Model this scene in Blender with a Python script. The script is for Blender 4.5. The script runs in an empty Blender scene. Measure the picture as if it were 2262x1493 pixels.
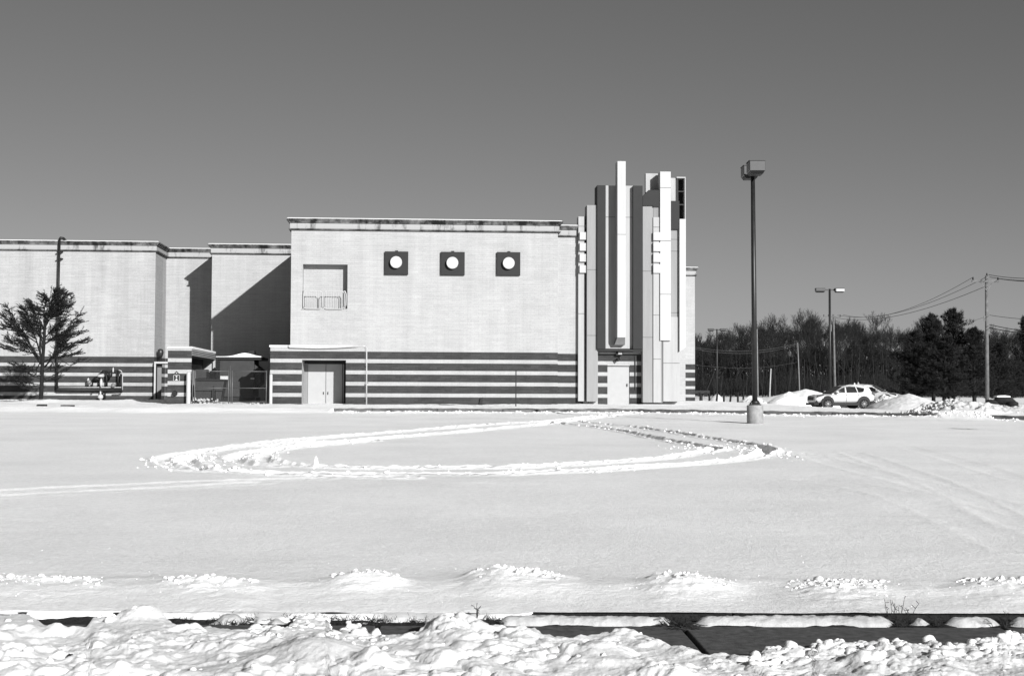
import bpy, bmesh, math, random
import numpy as np
from mathutils import Vector, Matrix
R = math.radians
random.seed(7)
rng = np.random.default_rng(11)
sc = bpy.context.scene
col = sc.collection

# ------------------------------------------------------------------ camera
EYE = Vector((0.0, 0.0, 1.6))
FPX = 3142.0                       # focal length in pixels of the 2262 px wide photograph (50 mm on 36 mm)
PITCH, ROLL = 2.26, 0.2
CAMR = (Matrix.Rotation(R(90 + PITCH), 3, 'X') @ Matrix.Rotation(R(ROLL), 3, 'Z'))
cam_d = bpy.data.cameras.new('camera')
cam = bpy.data.objects.new('camera', cam_d)
col.objects.link(cam)
cam_d.sensor_width = 36.0
cam_d.lens = FPX / 2262 * 36.0
cam_d.clip_start = 0.1
cam_d.clip_end = 3000
cam.matrix_world = Matrix.Translation(EYE) @ CAMR.to_4x4()
sc.camera = cam

# ------------------------------------------------------------------ light
PHI = R(3.8)                       # the facade recedes a little to the right
SUN_LOCAL = Vector((0.46, -1.0, 0.375))
SUN = (Matrix.Rotation(PHI, 3, 'Z') @ SUN_LOCAL).normalized()
SUN_EL = math.asin(SUN.z)
SUN_AZ = math.atan2(SUN.x, SUN.y)
world = bpy.data.worlds.new('World')
sc.world = world
world.use_nodes = True
wn = world.node_tree.nodes
wl = world.node_tree.links
bg = wn['Background']
sky = wn.new('ShaderNodeTexSky')
sky.sky_type = 'NISHITA'
sky.sun_disc = False
sky.sun_elevation = SUN_EL
sky.sun_rotation = SUN_AZ
sky.air_density = 1.0
sky.dust_density = 0.6
sky.ozone_density = 1.5
# black and white film behind a red filter: keep the red part of the sky's light
sep = wn.new('ShaderNodeSeparateColor')
mul = wn.new('ShaderNodeMath'); mul.operation = 'MULTIPLY'; mul.inputs[1].default_value = 0.65
mul2 = wn.new('ShaderNodeMath'); mul2.operation = 'MULTIPLY'; mul2.inputs[1].default_value = 0.14
add = wn.new('ShaderNodeMath'); add.operation = 'ADD'
cmb = wn.new('ShaderNodeCombineColor')
wl.new(sky.outputs[0], sep.inputs[0])
wl.new(sep.outputs[0], mul.inputs[0]); wl.new(sep.outputs[1], mul2.inputs[0])
wl.new(mul.outputs[0], add.inputs[0]); wl.new(mul2.outputs[0], add.inputs[1])
for i in range(3):
    wl.new(add.outputs[0], cmb.inputs[i])
wl.new(cmb.outputs[0], bg.inputs[0])
bg.inputs[1].default_value = 0.05
sun_d = bpy.data.lights.new('sun', 'SUN')
sun_d.energy = 5.0
sun_d.angle = R(0.53)
sun_d.color = (1, 1, 1)
sun = bpy.data.objects.new('sun', sun_d)
col.objects.link(sun)
sun.rotation_euler = SUN.to_track_quat('Z', 'Y').to_euler()
sc.view_settings.view_transform = 'Standard'
sc.view_settings.look = 'None'
sc.view_settings.exposure = 0.57
sc.view_settings.gamma = 1.0
sc.view_settings.use_curve_mapping = False
sc.cycles.max_bounces = 5
sc.cycles.diffuse_bounces = 3
sc.cycles.glossy_bounces = 2
sc.cycles.transparent_max_bounces = 6
sc.cycles.use_denoising = True
sc.cycles.sample_clamp_indirect = 4

# ------------------------------------------------------------------ measuring
def ray(px, py):
    return CAMR @ Vector(((px - 1131) / FPX, -(py - 746.5) / FPX, -1.0))
def atY(px, py, Y):
    d = ray(px, py); return EYE + d * (Y / d.y)
LOT_C, LOT_M = -0.0995, 0.01302
def lot_z(Y): return LOT_C + LOT_M * Y
def onlot(px, py):
    d = ray(px, py)
    t = (EYE.z - LOT_C) / (LOT_M * d.y - d.z)
    return EYE + d * t
BO = Vector((0.0, 77.0, 0.0))
BX = Vector((math.cos(PHI), math.sin(PHI), 0)); BY = Vector((-math.sin(PHI), math.cos(PHI), 0))
def B(px, py, d=0.0):
    r = ray(px, py)
    o = EYE - BO
    t = (d - o.dot(BY)) / r.dot(BY)
    p = o + r * t
    return p.dot(BX), p.z
def bx(px, d=0.0, py=700): return B(px, py, d)[0]
def bz(py, px=1000, d=0.0): return B(px, py, d)[1]

# ------------------------------------------------------------------ materials
def mat(name, base, rough=0.8, var=0.0, scale=5.0, bump=0.0, bscale=None, metal=0.0, spec=0.3, detail=4.0, dist=0.02):
    m = bpy.data.materials.new(name); m.use_nodes = True
    n = m.node_tree.nodes; l = m.node_tree.links
    p = n['Principled BSDF']
    p.inputs['Base Color'].default_value = (base, base, base, 1)
    p.inputs['Roughness'].default_value = rough
    p.inputs['Metallic'].default_value = metal
    p.inputs['Specular IOR Level'].default_value = spec
    tc = n.new('ShaderNodeTexCoord')
    if var > 0:
        no = n.new('ShaderNodeTexNoise'); no.inputs['Scale'].default_value = scale; no.inputs['Detail'].default_value = detail
        no.inputs['Roughness'].default_value = 0.65
        l.new(tc.outputs['Object'], no.inputs['Vector'])
        mr = n.new('ShaderNodeMapRange')
        mr.inputs[1].default_value = 0.3; mr.inputs[2].default_value = 0.7
        mr.inputs[3].default_value = base * (1 - var); mr.inputs[4].default_value = min(base * (1 + var), 0.95)
        l.new(no.outputs[0], mr.inputs[0])
        c = n.new('ShaderNodeCombineColor')
        for i in range(3): l.new(mr.outputs[0], c.inputs[i])
        l.new(c.outputs[0], p.inputs['Base Color'])
    if bump > 0:
        nb = n.new('ShaderNodeTexNoise'); nb.inputs['Scale'].default_value = bscale or scale * 4; nb.inputs['Detail'].default_value = 5
        l.new(tc.outputs['Object'], nb.inputs['Vector'])
        b = n.new('ShaderNodeBump'); b.inputs['Strength'].default_value = bump; b.inputs['Distance'].default_value = dist
        l.new(nb.outputs[0], b.inputs['Height']); l.new(b.outputs[0], p.inputs['Normal'])
    return m

def brick_mat(name, c1, c2, mortar, blot=0.10, streak=0.10):
    """block masonry: courses in relief, uneven blocks, soft blotches and rain streaks"""
    m = bpy.data.materials.new(name); m.use_nodes = True
    n = m.node_tree.nodes; l = m.node_tree.links; p = n['Principled BSDF']
    p.inputs['Roughness'].default_value = 0.9; p.inputs['Specular IOR Level'].default_value = 0.15
    tc = n.new('ShaderNodeTexCoord'); sp = n.new('ShaderNodeSeparateXYZ'); l.new(tc.outputs['Object'], sp.inputs[0])
    ad = n.new('ShaderNodeMath'); ad.operation = 'ADD'; l.new(sp.outputs[0], ad.inputs[0]); l.new(sp.outputs[1], ad.inputs[1])
    cb = n.new('ShaderNodeCombineXYZ'); l.new(ad.outputs[0], cb.inputs[0]); l.new(sp.outputs[2], cb.inputs[1])
    br = n.new('ShaderNodeTexBrick'); l.new(cb.outputs[0], br.inputs[0])
    br.inputs['Scale'].default_value = 1.0
    br.inputs['Brick Width'].default_value = 0.406; br.inputs['Row Height'].default_value = 0.1015
    br.inputs['Mortar Size'].default_value = 0.008; br.inputs['Bias'].default_value = 0.0
    br.inputs['Color1'].default_value = (c1, c1, c1, 1); br.inputs['Color2'].default_value = (c2, c2, c2, 1)
    br.inputs['Mortar'].default_value = (mortar, mortar, mortar, 1)
    def factor(vec_scale, sc_, amt, detail=5):
        mp = n.new('ShaderNodeMapping'); mp.inputs['Scale'].default_value = vec_scale; l.new(cb.outputs[0], mp.inputs[0])
        no = n.new('ShaderNodeTexNoise'); no.inputs['Scale'].default_value = sc_; no.inputs['Detail'].default_value = detail; no.inputs['Roughness'].default_value = 0.7
        l.new(mp.outputs[0], no.inputs['Vector'])
        mr = n.new('ShaderNodeMapRange'); mr.inputs[1].default_value = 0.3; mr.inputs[2].default_value = 0.7
        mr.inputs[3].default_value = 1 - amt; mr.inputs[4].default_value = 1 + amt; l.new(no.outputs[0], mr.inputs[0]); return mr.outputs[0]
    f1 = factor((1, 1, 1), 0.6, blot); f2 = factor((1, 0.06, 1), 1.2, streak, 3); f3 = factor((1, 1, 1), 12.0, blot * 0.9, 2)
    f4 = factor((0.25, 5.0, 1), 1.6, blot * 0.8, 2)
    mm = None
    for f in (f1, f2, f3, f4):
        if mm is None: mm = f
        else:
            q = n.new('ShaderNodeMath'); q.operation = 'MULTIPLY'; l.new(mm, q.inputs[0]); l.new(f, q.inputs[1]); mm = q.outputs[0]
    vm = n.new('ShaderNodeVectorMath'); vm.operation = 'SCALE'; l.new(br.outputs[0], vm.inputs[0]); l.new(mm, vm.inputs['Scale'])
    l.new(vm.outputs[0], p.inputs['Base Color'])
    b = n.new('ShaderNodeBump'); b.inputs['Strength'].default_value = 0.35; b.inputs['Distance'].default_value = 0.01; b.invert = True
    l.new(br.outputs['Fac'], b.inputs['Height']); l.new(b.outputs[0], p.inputs['Normal'])
    return m

def stain_mat(name, light, dark, lo=0.45, hi=0.6, vs=(0.9, 0.9, 0.25), scale=1.6):
    """pale trim with ragged dark weather stains"""
    m = bpy.data.materials.new(name); m.use_nodes = True
    n = m.node_tree.nodes; l = m.node_tree.links; p = n['Principled BSDF']
    p.inputs['Roughness'].default_value = 0.85; p.inputs['Specular IOR Level'].default_value = 0.2
    tc = n.new('ShaderNodeTexCoord'); mp = n.new('ShaderNodeMapping'); mp.inputs['Scale'].default_value = vs
    l.new(tc.outputs['Object'], mp.inputs[0])
    no = n.new('ShaderNodeTexNoise'); no.inputs['Scale'].default_value = scale; no.inputs['Detail'].default_value = 8; no.inputs['Roughness'].default_value = 0.72
    l.new(mp.outputs[0], no.inputs['Vector'])
    mr = n.new('ShaderNodeMapRange'); mr.inputs[1].default_value = lo; mr.inputs[2].default_value = hi
    mr.inputs[3].default_value = dark; mr.inputs[4].default_value = light
    l.new(no.outputs[0], mr.inputs[0])
    c = n.new('ShaderNodeCombineColor')
    for i in range(3): l.new(mr.outputs[0], c.inputs[i])
    l.new(c.outputs[0], p.inputs['Base Color'])
    return m

def snow_mat(name, base=0.62, grain=0.12, bump=0.6, dirt=0.0, dist=0.03):
    m = bpy.data.materials.new(name); m.use_nodes = True
    n = m.node_tree.nodes; l = m.node_tree.links; p = n['Principled BSDF']
    p.inputs['Roughness'].default_value = 0.75; p.inputs['Specular IOR Level'].default_value = 0.2
    tc = n.new('ShaderNodeTexCoord')
    def noise(scale, detail, rough, a, b, lo=0.3, hi=0.7):
        no = n.new('ShaderNodeTexNoise'); no.inputs['Scale'].default_value = scale; no.inputs['Detail'].default_value = detail
        no.inputs['Roughness'].default_value = rough; l.new(tc.outputs['Object'], no.inputs['Vector'])
        mr = n.new('ShaderNodeMapRange'); mr.inputs[1].default_value = lo; mr.inputs[2].default_value = hi
        mr.inputs[3].default_value = a; mr.inputs[4].default_value = b; l.new(no.outputs[0], mr.inputs[0]); return no, mr.outputs[0]
    g1n, g1 = noise(12.0, 9, 0.95, 1 - grain, 1 + grain)
    _, g2 = noise(0.35, 4, 0.6, 0.93, 1.07)
    q = n.new('ShaderNodeMath'); q.operation = 'MULTIPLY'; l.new(g1, q.inputs[0]); l.new(g2, q.inputs[1])
    q2 = n.new('ShaderNodeMath'); q2.operation = 'MULTIPLY'; l.new(q.outputs[0], q2.inputs[0]); q2.inputs[1].default_value = base
    out = q2.outputs[0]
    if dirt > 0:
        _, g3 = noise(3.5, 9, 0.8, 1 - dirt, 1.0, 0.34, 0.46)
        q3 = n.new('ShaderNodeMath'); q3.operation = 'MULTIPLY'; l.new(out, q3.inputs[0]); l.new(g3, q3.inputs[1]); out = q3.outputs[0]
    mx = n.new('ShaderNodeMath'); mx.operation = 'MINIMUM'; l.new(out, mx.inputs[0]); mx.inputs[1].default_value = 0.95
    c = n.new('ShaderNodeCombineColor')
    for i in range(3): l.new(mx.outputs[0], c.inputs[i])
    l.new(c.outputs[0], p.inputs['Base Color'])
    nb = n.new('ShaderNodeTexNoise'); nb.inputs['Scale'].default_value = 22; nb.inputs['Detail'].default_value = 8; nb.inputs['Roughness'].default_value = 0.75
    l.new(tc.outputs['Object'], nb.inputs['Vector'])
    b = n.new('ShaderNodeBump'); b.inputs['Strength'].default_value = bump; b.inputs['Distance'].default_value = dist
    l.new(nb.outputs[0], b.inputs['Height']); l.new(b.outputs[0], p.inputs['Normal'])
    return m

M = {}
M['wall'] = brick_mat('pale_block', 0.312, 0.336, 0.28, 0.07, 0.07)
M['wing'] = brick_mat('pale_block_weathered', 0.298, 0.327, 0.268, 0.08, 0.12)
M['band'] = brick_mat('dark_block', 0.032, 0.046, 0.040, 0.16, 0.10)
M['cap'] = stain_mat('stained_cap', 0.20, 0.012, 0.42, 0.66)
M['frieze'] = stain_mat('stained_frieze', 0.30, 0.07, 0.36, 0.47)
M['lip'] = stain_mat('stained_lip', 0.12, 0.02, 0.40, 0.60)
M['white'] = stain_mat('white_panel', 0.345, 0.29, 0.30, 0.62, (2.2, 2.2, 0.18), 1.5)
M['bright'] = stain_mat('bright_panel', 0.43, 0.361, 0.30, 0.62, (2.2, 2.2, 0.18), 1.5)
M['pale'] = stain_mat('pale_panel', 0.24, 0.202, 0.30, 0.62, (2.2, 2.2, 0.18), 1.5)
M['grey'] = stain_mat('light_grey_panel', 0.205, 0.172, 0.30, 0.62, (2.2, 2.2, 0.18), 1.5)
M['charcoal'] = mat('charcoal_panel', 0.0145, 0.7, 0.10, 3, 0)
M['soot'] = mat('dark_steel', 0.008, 0.6, 0.2, 4, 0)
M['joint'] = mat('panel_joint', 0.09, 0.9, 0.5, 4, 0)
M['door'] = mat('painted_door', 0.315, 0.6, 0.04, 3, 0)
M['door_grey'] = mat('grey_door', 0.16, 0.7, 0.05, 4, 0)
M['pipe_white'] = mat('white_pipe', 0.38, 0.5, 0.08, 6, 0)
M['pipe_dark'] = mat('dark_pipe', 0.008, 0.55, 0.3, 6, 0)
M['pipe_grey'] = mat('grey_pipe', 0.14, 0.5, 0.25, 9, 0)
M['steel'] = mat('galvanised_steel', 0.1, 0.45, 0.15, 8, 0, metal=0.3)
M['bin'] = mat('dark_green_paint', 0.028, 0.6, 0.18, 3, 0)
M['pole'] = mat('dark_bronze_paint', 0.012, 0.45, 0.35, 5, 0, spec=0.4)
M['head'] = mat('lamp_housing', 0.02, 0.4, 0.25, 6, 0, spec=0.5)
M['lens'] = mat('lamp_lens', 0.5, 0.2, 0.05, 6, 0, spec=0.6)
M['concrete'] = mat('concrete', 0.24, 0.9, 0.25, 5, 0.4, 30)
M['kerb'] = mat('wet_kerb_concrete', 0.1, 0.8, 0.5, 2.2, 0.5, 25)
M['walk'] = mat('damp_pavement', 0.072, 0.75, 0.55, 14, 0.5, 80, dist=0.008)
M['soil'] = mat('wet_soil', 0.01, 0.9, 0.5, 9, 0.9, 40, dist=0.03)
M['asphalt'] = mat('wet_asphalt', 0.05, 0.7, 0.3, 6, 0.5, 60)
M['bark'] = mat('dark_bark', 0.008, 0.9, 0.35, 5, 0)
M['bark_pale'] = mat('pale_bark', 0.035, 0.9, 0.3, 6, 0)
M['twig'] = mat('bare_twigs', 0.014, 0.9, 0.4, 0.4, 0)
M['brush'] = mat('dark_brush', 0.007, 0.9, 0.4, 0.4, 0)
M['needles'] = mat('dark_needles', 0.01, 0.8, 0.5, 1.2, 0)
M['cedar'] = mat('cedar_needles', 0.01, 0.8, 0.45, 2.0, 0)
M['wood'] = mat('weathered_pole_wood', 0.11, 0.9, 0.35, 4, 0.3, 30)
M['wood_pale'] = mat('sun_bleached_wood', 0.16, 0.9, 0.2, 4, 0)
M['wire'] = mat('wire', 0.012, 0.6, 0.2, 1, 0)
M['wire_pale'] = mat('pale_wire', 0.09, 0.6, 0.2, 1, 0)
M['grass'] = mat('dead_grass', 0.02, 0.9, 0.5, 14, 0)
M['straw'] = mat('pale_straw', 0.5, 0.9, 0.3, 14, 0)
M['rock'] = mat('dark_rock', 0.012, 0.9, 0.4, 3, 0.6, 8)
M['snow'] = snow_mat('lot_snow', 0.86, 0.26, 0.6)
M['bank'] = snow_mat('bank_snow', 0.72, 0.16, 0.7, dirt=0.22, dist=0.012)
M['icy'] = snow_mat('icy_crust', 0.44, 0.20, 0.8, dirt=0.30, dist=0.012)
M['pile'] = snow_mat('dirty_snow', 0.52, 0.14, 0.7, dirt=0.30, dist=0.05)
M['roofsnow'] = snow_mat('fresh_snow', 0.70, 0.05, 0.3)
M['carpaint'] = mat('white_car_paint', 0.46, 0.25, 0.03, 3, 0, spec=0.5)
M['plastic'] = mat('black_plastic', 0.007, 0.6, 0.2, 8, 0)
M['glass'] = mat('dark_car_glass', 0.012, 0.08, 0.2, 3, 0, spec=0.6)
M['rubber'] = mat('tyre_rubber', 0.008, 0.85, 0.2, 8, 0)
M['alloy'] = mat('alloy_rim', 0.22, 0.35, 0.1, 8, 0, metal=0.5)
M['signwhite'] = mat('sign_white', 0.42, 0.6, 0.04, 8, 0)
M['signblack'] = mat('sign_black', 0.02, 0.6, 0.1, 8, 0)

# ------------------------------------------------------------------ mesh helper
def tag(o, label=None, cat=None, group=None, kind=None):
    if label: o['label'] = label
    if cat: o['category'] = cat
    if group: o['group'] = group
    if kind: o['kind'] = kind
    return o
def empty(name, loc=(0, 0, 0), rz=0.0, label=None, cat=None, group=None, kind=None):
    o = bpy.data.objects.new(name, None); col.objects.link(o)
    o.location = loc; o.rotation_euler = (0, 0, rz); o.empty_display_size = 0.2
    return tag(o, label, cat, group, kind)
def arr_mesh(name, V, F, m, parent=None, smooth=False):
    """mesh from numpy arrays; F is (n,3) or (n,4)"""
    V = np.asarray(V, dtype=np.float32); F = np.asarray(F, dtype=np.int32)
    me = bpy.data.meshes.new(name); k = F.shape[1]
    me.vertices.add(len(V)); me.vertices.foreach_set('co', V.ravel())
    me.loops.add(F.size); me.loops.foreach_set('vertex_index', F.ravel())
    me.polygons.add(len(F)); me.polygons.foreach_set('loop_start', np.arange(0, F.size, k, dtype=np.int32))
    me.update(calc_edges=True); me.validate()
    if smooth: me.polygons.foreach_set('use_smooth', np.ones(len(me.polygons), dtype=bool))
    me.materials.append(m)
    o = bpy.data.objects.new(name, me); col.objects.link(o)
    if parent: o.parent = parent
    return o
class MB:
    def __init__(s): s.v = []; s.f = []
    def quad(s, a, b, c, d):
        i = len(s.v); s.v += [tuple(a), tuple(b), tuple(c), tuple(d)]; s.f.append((i, i + 1, i + 2, i + 3)); return s
    def tri(s, a, b, c):
        i = len(s.v); s.v += [tuple(a), tuple(b), tuple(c)]; s.f.append((i, i + 1, i + 2)); return s
    def box(s, x0, x1, y0, y1, z0, z1):
        i = len(s.v)
        s.v += [(x0, y0, z0), (x1, y0, z0), (x1, y1, z0), (x0, y1, z0), (x0, y0, z1), (x1, y0, z1), (x1, y1, z1), (x0, y1, z1)]
        for f in ((0, 3, 2, 1), (4, 5, 6, 7), (0, 1, 5, 4), (1, 2, 6, 5), (2, 3, 7, 6), (3, 0, 4, 7)): s.f.append(tuple(i + k for k in f))
        return s
    def prism(s, poly, y0, y1):
        """poly: (x,z) anticlockwise seen from -y; extruded along y"""
        i = len(s.v); n = len(poly)
        s.v += [(x, y0, z) for x, z in poly] + [(x, y1, z) for x, z in poly]
        s.f.append(tuple(range(i, i + n))); s.f.append(tuple(range(i + 2 * n - 1, i + n - 1, -1)))
        for k in range(n):
            j = (k + 1) % n; s.f.append((i + j, i + k, i + n + k, i + n + j))
        return s
    def prism_x(s, poly, x0, x1):
        i = len(s.v); n = len(poly)
        s.v += [(x0, y, z) for y, z in poly] + [(x1, y, z) for y, z in poly]
        s.f.append(tuple(range(i + n - 1, i - 1, -1))); s.f.append(tuple(range(i + n, i + 2 * n)))
        for k in range(n):
            j = (k + 1) % n; s.f.append((i + k, i + j, i + n + j, i + n + k))
        return s
    def tube(s, pts, r, n=6, cap=True):
        pts = [Vector(p) for p in pts]; rings = []
        rr = r if isinstance(r, (list, tuple)) else [r] * len(pts)
        for k, p in enumerate(pts):
            t = (pts[min(k + 1, len(pts) - 1)] - pts[max(k - 1, 0)])
            t = t.normalized() if t.length > 1e-9 else Vector((0, 0, 1))
            a = t.orthogonal().normalized() if abs(t.z) > 0.9 else t.cross(Vector((0, 0, 1))).normalized()
            if abs(t.z) > 0.9: a = t.cross(Vector((0, 1, 0))).normalized()
            b = t.cross(a)
            i = len(s.v)
            for q in range(n):
                an = 2 * math.pi * q / n; s.v.append(tuple(p + (a * math.cos(an) + b * math.sin(an)) * rr[k]))
            rings.append(i)
        for k in range(len(rings) - 1):
            for q in range(n):
                q2 = (q + 1) % n
                s.f.append((rings[k] + q, rings[k] + q2, rings[k + 1] + q2, rings[k + 1] + q))
        if cap:
            s.f.append(tuple(rings[0] + q for q in reversed(range(n)))); s.f.append(tuple(rings[-1] + q for q in range(n)))
        return s
    def disc_y(s, cx, cz, r, y0, y1, n=28, r2=None):
        """round plate facing -y"""
        r2 = r2 or r
        i = len(s.v)
        for y, q in ((y0, r), (y1, r2)):
            for k in range(n):
                an = 2 * math.pi * k / n; s.v.append((cx + q * math.cos(an), y, cz + q * math.sin(an)))
        s.f.append(tuple(i + k for k in range(n)))
        s.f.append(tuple(i + n + k for k in reversed(range(n))))
        for k in range(n):
            j = (k + 1) % n; s.f.append((i + j, i + k, i + n + k, i + n + j))
        return s
    def lathe(s, prof, n=24, cx=0, cy=0):
        i = len(s.v); m_ = len(prof)
        for r, z in prof:
            for k in range(n):
                an = 2 * math.pi * k / n; s.v.append((cx + r * math.cos(an), cy + r * math.sin(an), z))
        for a in range(m_ - 1):
            for k in range(n):
                j = (k + 1) % n; s.f.append((i + a * n + k, i + a * n + j, i + (a + 1) * n + j, i + (a + 1) * n + k))
        s.f.append(tuple(i + k for k in reversed(range(n)))); s.f.append(tuple(i + (m_ - 1) * n + k for k in range(n)))
        return s
    def build(s, name, m, parent=None, smooth=False, bevel=0.0, label=None):
        me = bpy.data.meshes.new(name); me.from_pydata(s.v, [], s.f); me.update()
        me.materials.append(m)
        if smooth: me.polygons.foreach_set('use_smooth', [True] * len(me.polygons))
        o = bpy.data.objects.new(name, me); col.objects.link(o)
        if parent: o.parent = parent
        if bevel:
            b = o.modifiers.new('b', 'BEVEL'); b.width = bevel; b.segments = 2; b.limit_method = 'ANGLE'
        if label: o['label'] = label
        return o
def copy_tree(o, loc=None, rz=None, scale=None):
    c = o.copy(); col.objects.link(c)
    if loc is not None: c.location = loc
    if rz is not None: c.rotation_euler = (0, 0, rz)
    if scale is not None: c.scale = (scale,) * 3 if not isinstance(scale, tuple) else scale
    for ch in list(o.children):
        k = ch.copy(); col.objects.link(k); k.parent = c
        for g in list(ch.children):
            q = g.copy(); col.objects.link(q); q.parent = k
    return c

# ------------------------------------------------------------------ noise
def _h(ix, iy, seed):
    n = (ix.astype(np.int64) * 374761393 + iy.astype(np.int64) * 668265263 + seed * 1274126177) & 0xFFFFFFFF
    n = ((n ^ (n >> 13)) * 1274126177) & 0xFFFFFFFF
    return ((n ^ (n >> 16)) & 0xFFFFFF) / float(0xFFFFFF)
def vnoise(x, y, seed=0):
    xi = np.floor(x); yi = np.floor(y); fx = x - xi; fy = y - yi
    fx = fx * fx * fx * (fx * (fx * 6 - 15) + 10); fy = fy * fy * fy * (fy * (fy * 6 - 15) + 10)
    a = _h(xi, yi, seed); b = _h(xi + 1, yi, seed); c = _h(xi, yi + 1, seed); d = _h(xi + 1, yi + 1, seed)
    return (a * (1 - fx) + b * fx) * (1 - fy) + (c * (1 - fx) + d * fx) * fy
def fbm(x, y, seed=0, oct=4, gain=0.5):
    s = 0; a = 1; t = 0
    for o in range(oct):
        s = s + a * vnoise(x * 2 ** o + 13.7 * o, y * 2 ** o - 7.3 * o, seed + o); t += a; a *= gain
    return s / t
def billow(x, y, seed=0, oct=4, gain=0.5):
    s = 0; a = 1; t = 0
    for o in range(oct):
        s = s + a * (1 - np.abs(2 * vnoise(x * 2 ** o + 5.1 * o, y * 2 ** o + 3.9 * o, seed + o) - 1) ** 0.8 * 1.0); t += a; a *= gain
    return s / t
def domes(x, y, seed=0, r=0.62):
    xi = np.floor(x); yi = np.floor(y); H = np.zeros_like(x)
    for dx in (-1, 0, 1):
        for dy in (-1, 0, 1):
            cx = xi + dx; cy = yi + dy
            px = cx + _h(cx, cy, seed); py = cy + _h(cx, cy, seed + 7); rr = r * (0.45 + 0.75 * _h(cx, cy, seed + 13))
            d = ((x - px) ** 2 + (y - py) ** 2) / rr ** 2
            H = np.maximum(H, np.sqrt(np.clip(1 - d, 0, 1)) * rr)
    return H
def sstep(a, b, x):
    t = np.clip((x - a) / (b - a), 0, 1); return t * t * (3 - 2 * t)
def grid_faces(nr, nc):
    i = np.arange(nr * nc).reshape(nr, nc)
    return np.stack([i[:-1, :-1], i[:-1, 1:], i[1:, 1:], i[1:, :-1]], -1).reshape(-1, 4)
# ================================================================== GROUND
KX = [-80, -7, 5.64, 15, 20.2, 26, 40, 80]; KY = [65, 65.3, 65.9, 61.3, 56.2, 50, 42, 30]
def kerb_y(X): return np.interp(X, KX, KY)
def kerb_on(X):            # 1 where the kerb shows, 0 where it is buried
    return sstep(-8.6, -7.6, X) * (1 - sstep(16.9, 17.6, X) * (1 - sstep(18.6, 19.4, X)))
def ground_right(Y): return np.interp(Y, [40, 56, 60, 85, 103, 150, 200, 260, 330, 700], [0.75, 0.85, 0.93, 0.74, 0.60, 0.56, 0.95, 1.56, 1.62, 1.62])
def ground_left(Y): return np.interp(Y, [40, 65, 77, 85, 105, 200, 700], [0.75, 0.93, 1.04, 1.12, 1.15, 1.4, 1.62])
def verge_z(X, Y):
    w = sstep(13.5, 21.0, X)
    z = ground_left(Y) * (1 - w) + ground_right(Y) * w
    k = kerb_y(X)
    z0 = lot_z(k) + 0.175
    t = sstep(0.0, 6.0, Y - k)
    return z0 * (1 - t) + z * t
def vz(X, Y): return float(verge_z(np.array([X], float), np.array([Y], float))[0])

# tyre tracks, measured along the photograph's ruts and laid on the lot
TR = []
def track(pts, w=0.13, depth=0.085, berm=0.055):
    P = [onlot(x, y) for x, y in pts]; P = [(p.x, p.y) for p in P]
    Q = []                                     # Catmull-Rom smoothing
    for i in range(len(P) - 1):
        p0 = P[max(i - 1, 0)]; p1 = P[i]; p2 = P[i + 1]; p3 = P[min(i + 2, len(P) - 1)]
        for t in np.linspace(0, 1, 7)[:-1]:
            Q.append(tuple(0.5 * (2 * p1[a] + (p2[a] - p0[a]) * t + (2 * p0[a] - 5 * p1[a] + 4 * p2[a] - p3[a]) * t * t + (3 * p1[a] - p0[a] - 3 * p2[a] + p3[a]) * t ** 3) for a in (0, 1)))
    Q.append(P[-1]); TR.append((Q, w, depth, berm))
track([(1338, 917), (1225, 930), (1100, 937), (926, 951), (738, 965), (588, 978), (475, 993), (430, 1004), (412, 1017), (430, 1031), (500, 1040), (640, 1045), (814, 1047), (1100, 1048), (1150, 1046), (1300, 1041), (1451, 1030), (1564, 1021), (1658, 1011), (1699, 996)], 0.135, 0.10, 0.036)
track([(1699, 996), (1676, 985), (1601, 972), (1526, 961), (1451, 949.5), (1394, 942), (1319, 935.6), (1270, 930)], 0.15, 0.13, 0.030)
track([(1394, 914), (1300, 926), (1225, 934), (1100, 948), (814, 971), (682, 982), (600, 996), (582, 1010), (596, 1021), (701, 1031), (851, 1035), (1100, 1034), (1150, 1033), (1300, 1025), (1451, 1013), (1520, 1004), (1590, 994)], 0.125, 0.09, 0.036)
track([(1590, 994), (1537, 983), (1451, 967), (1376, 953), (1319, 944), (1237, 935.6), (1200, 931)], 0.15, 0.13, 0.030)
track([(700, 974), (600, 983), (500, 990), (400, 1002), (361, 1012), (362, 1024), (400, 1036), (513, 1042), (682, 1051), (900, 1056)], 0.12, 0.05, 0.030)
track([(820, 974), (663, 987), (551, 1000), (517, 1011), (536, 1023), (600, 1030)], 0.15, 0.09, 0.035)
track([(0, 1084), (250, 1072), (420, 1064), (700, 1056)], 0.2, 0.014, 0.01)
track([(0, 1096), (300, 1080), (560, 1066)], 0.2, 0.012, 0.01)
track([(1800, 1010), (1950, 1050), (2100, 1090), (2262, 1130)], 0.25, 0.007, 0.004)
track([(1880, 1000), (2050, 1060), (2262, 1165)], 0.2, 0.006, 0.004)
track([(1790, 1060), (2000, 1100), (2262, 1215)], 0.25, 0.006, 0.003)
track([(2000, 985), (2262, 1060)], 0.2, 0.005, 0.003)

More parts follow.
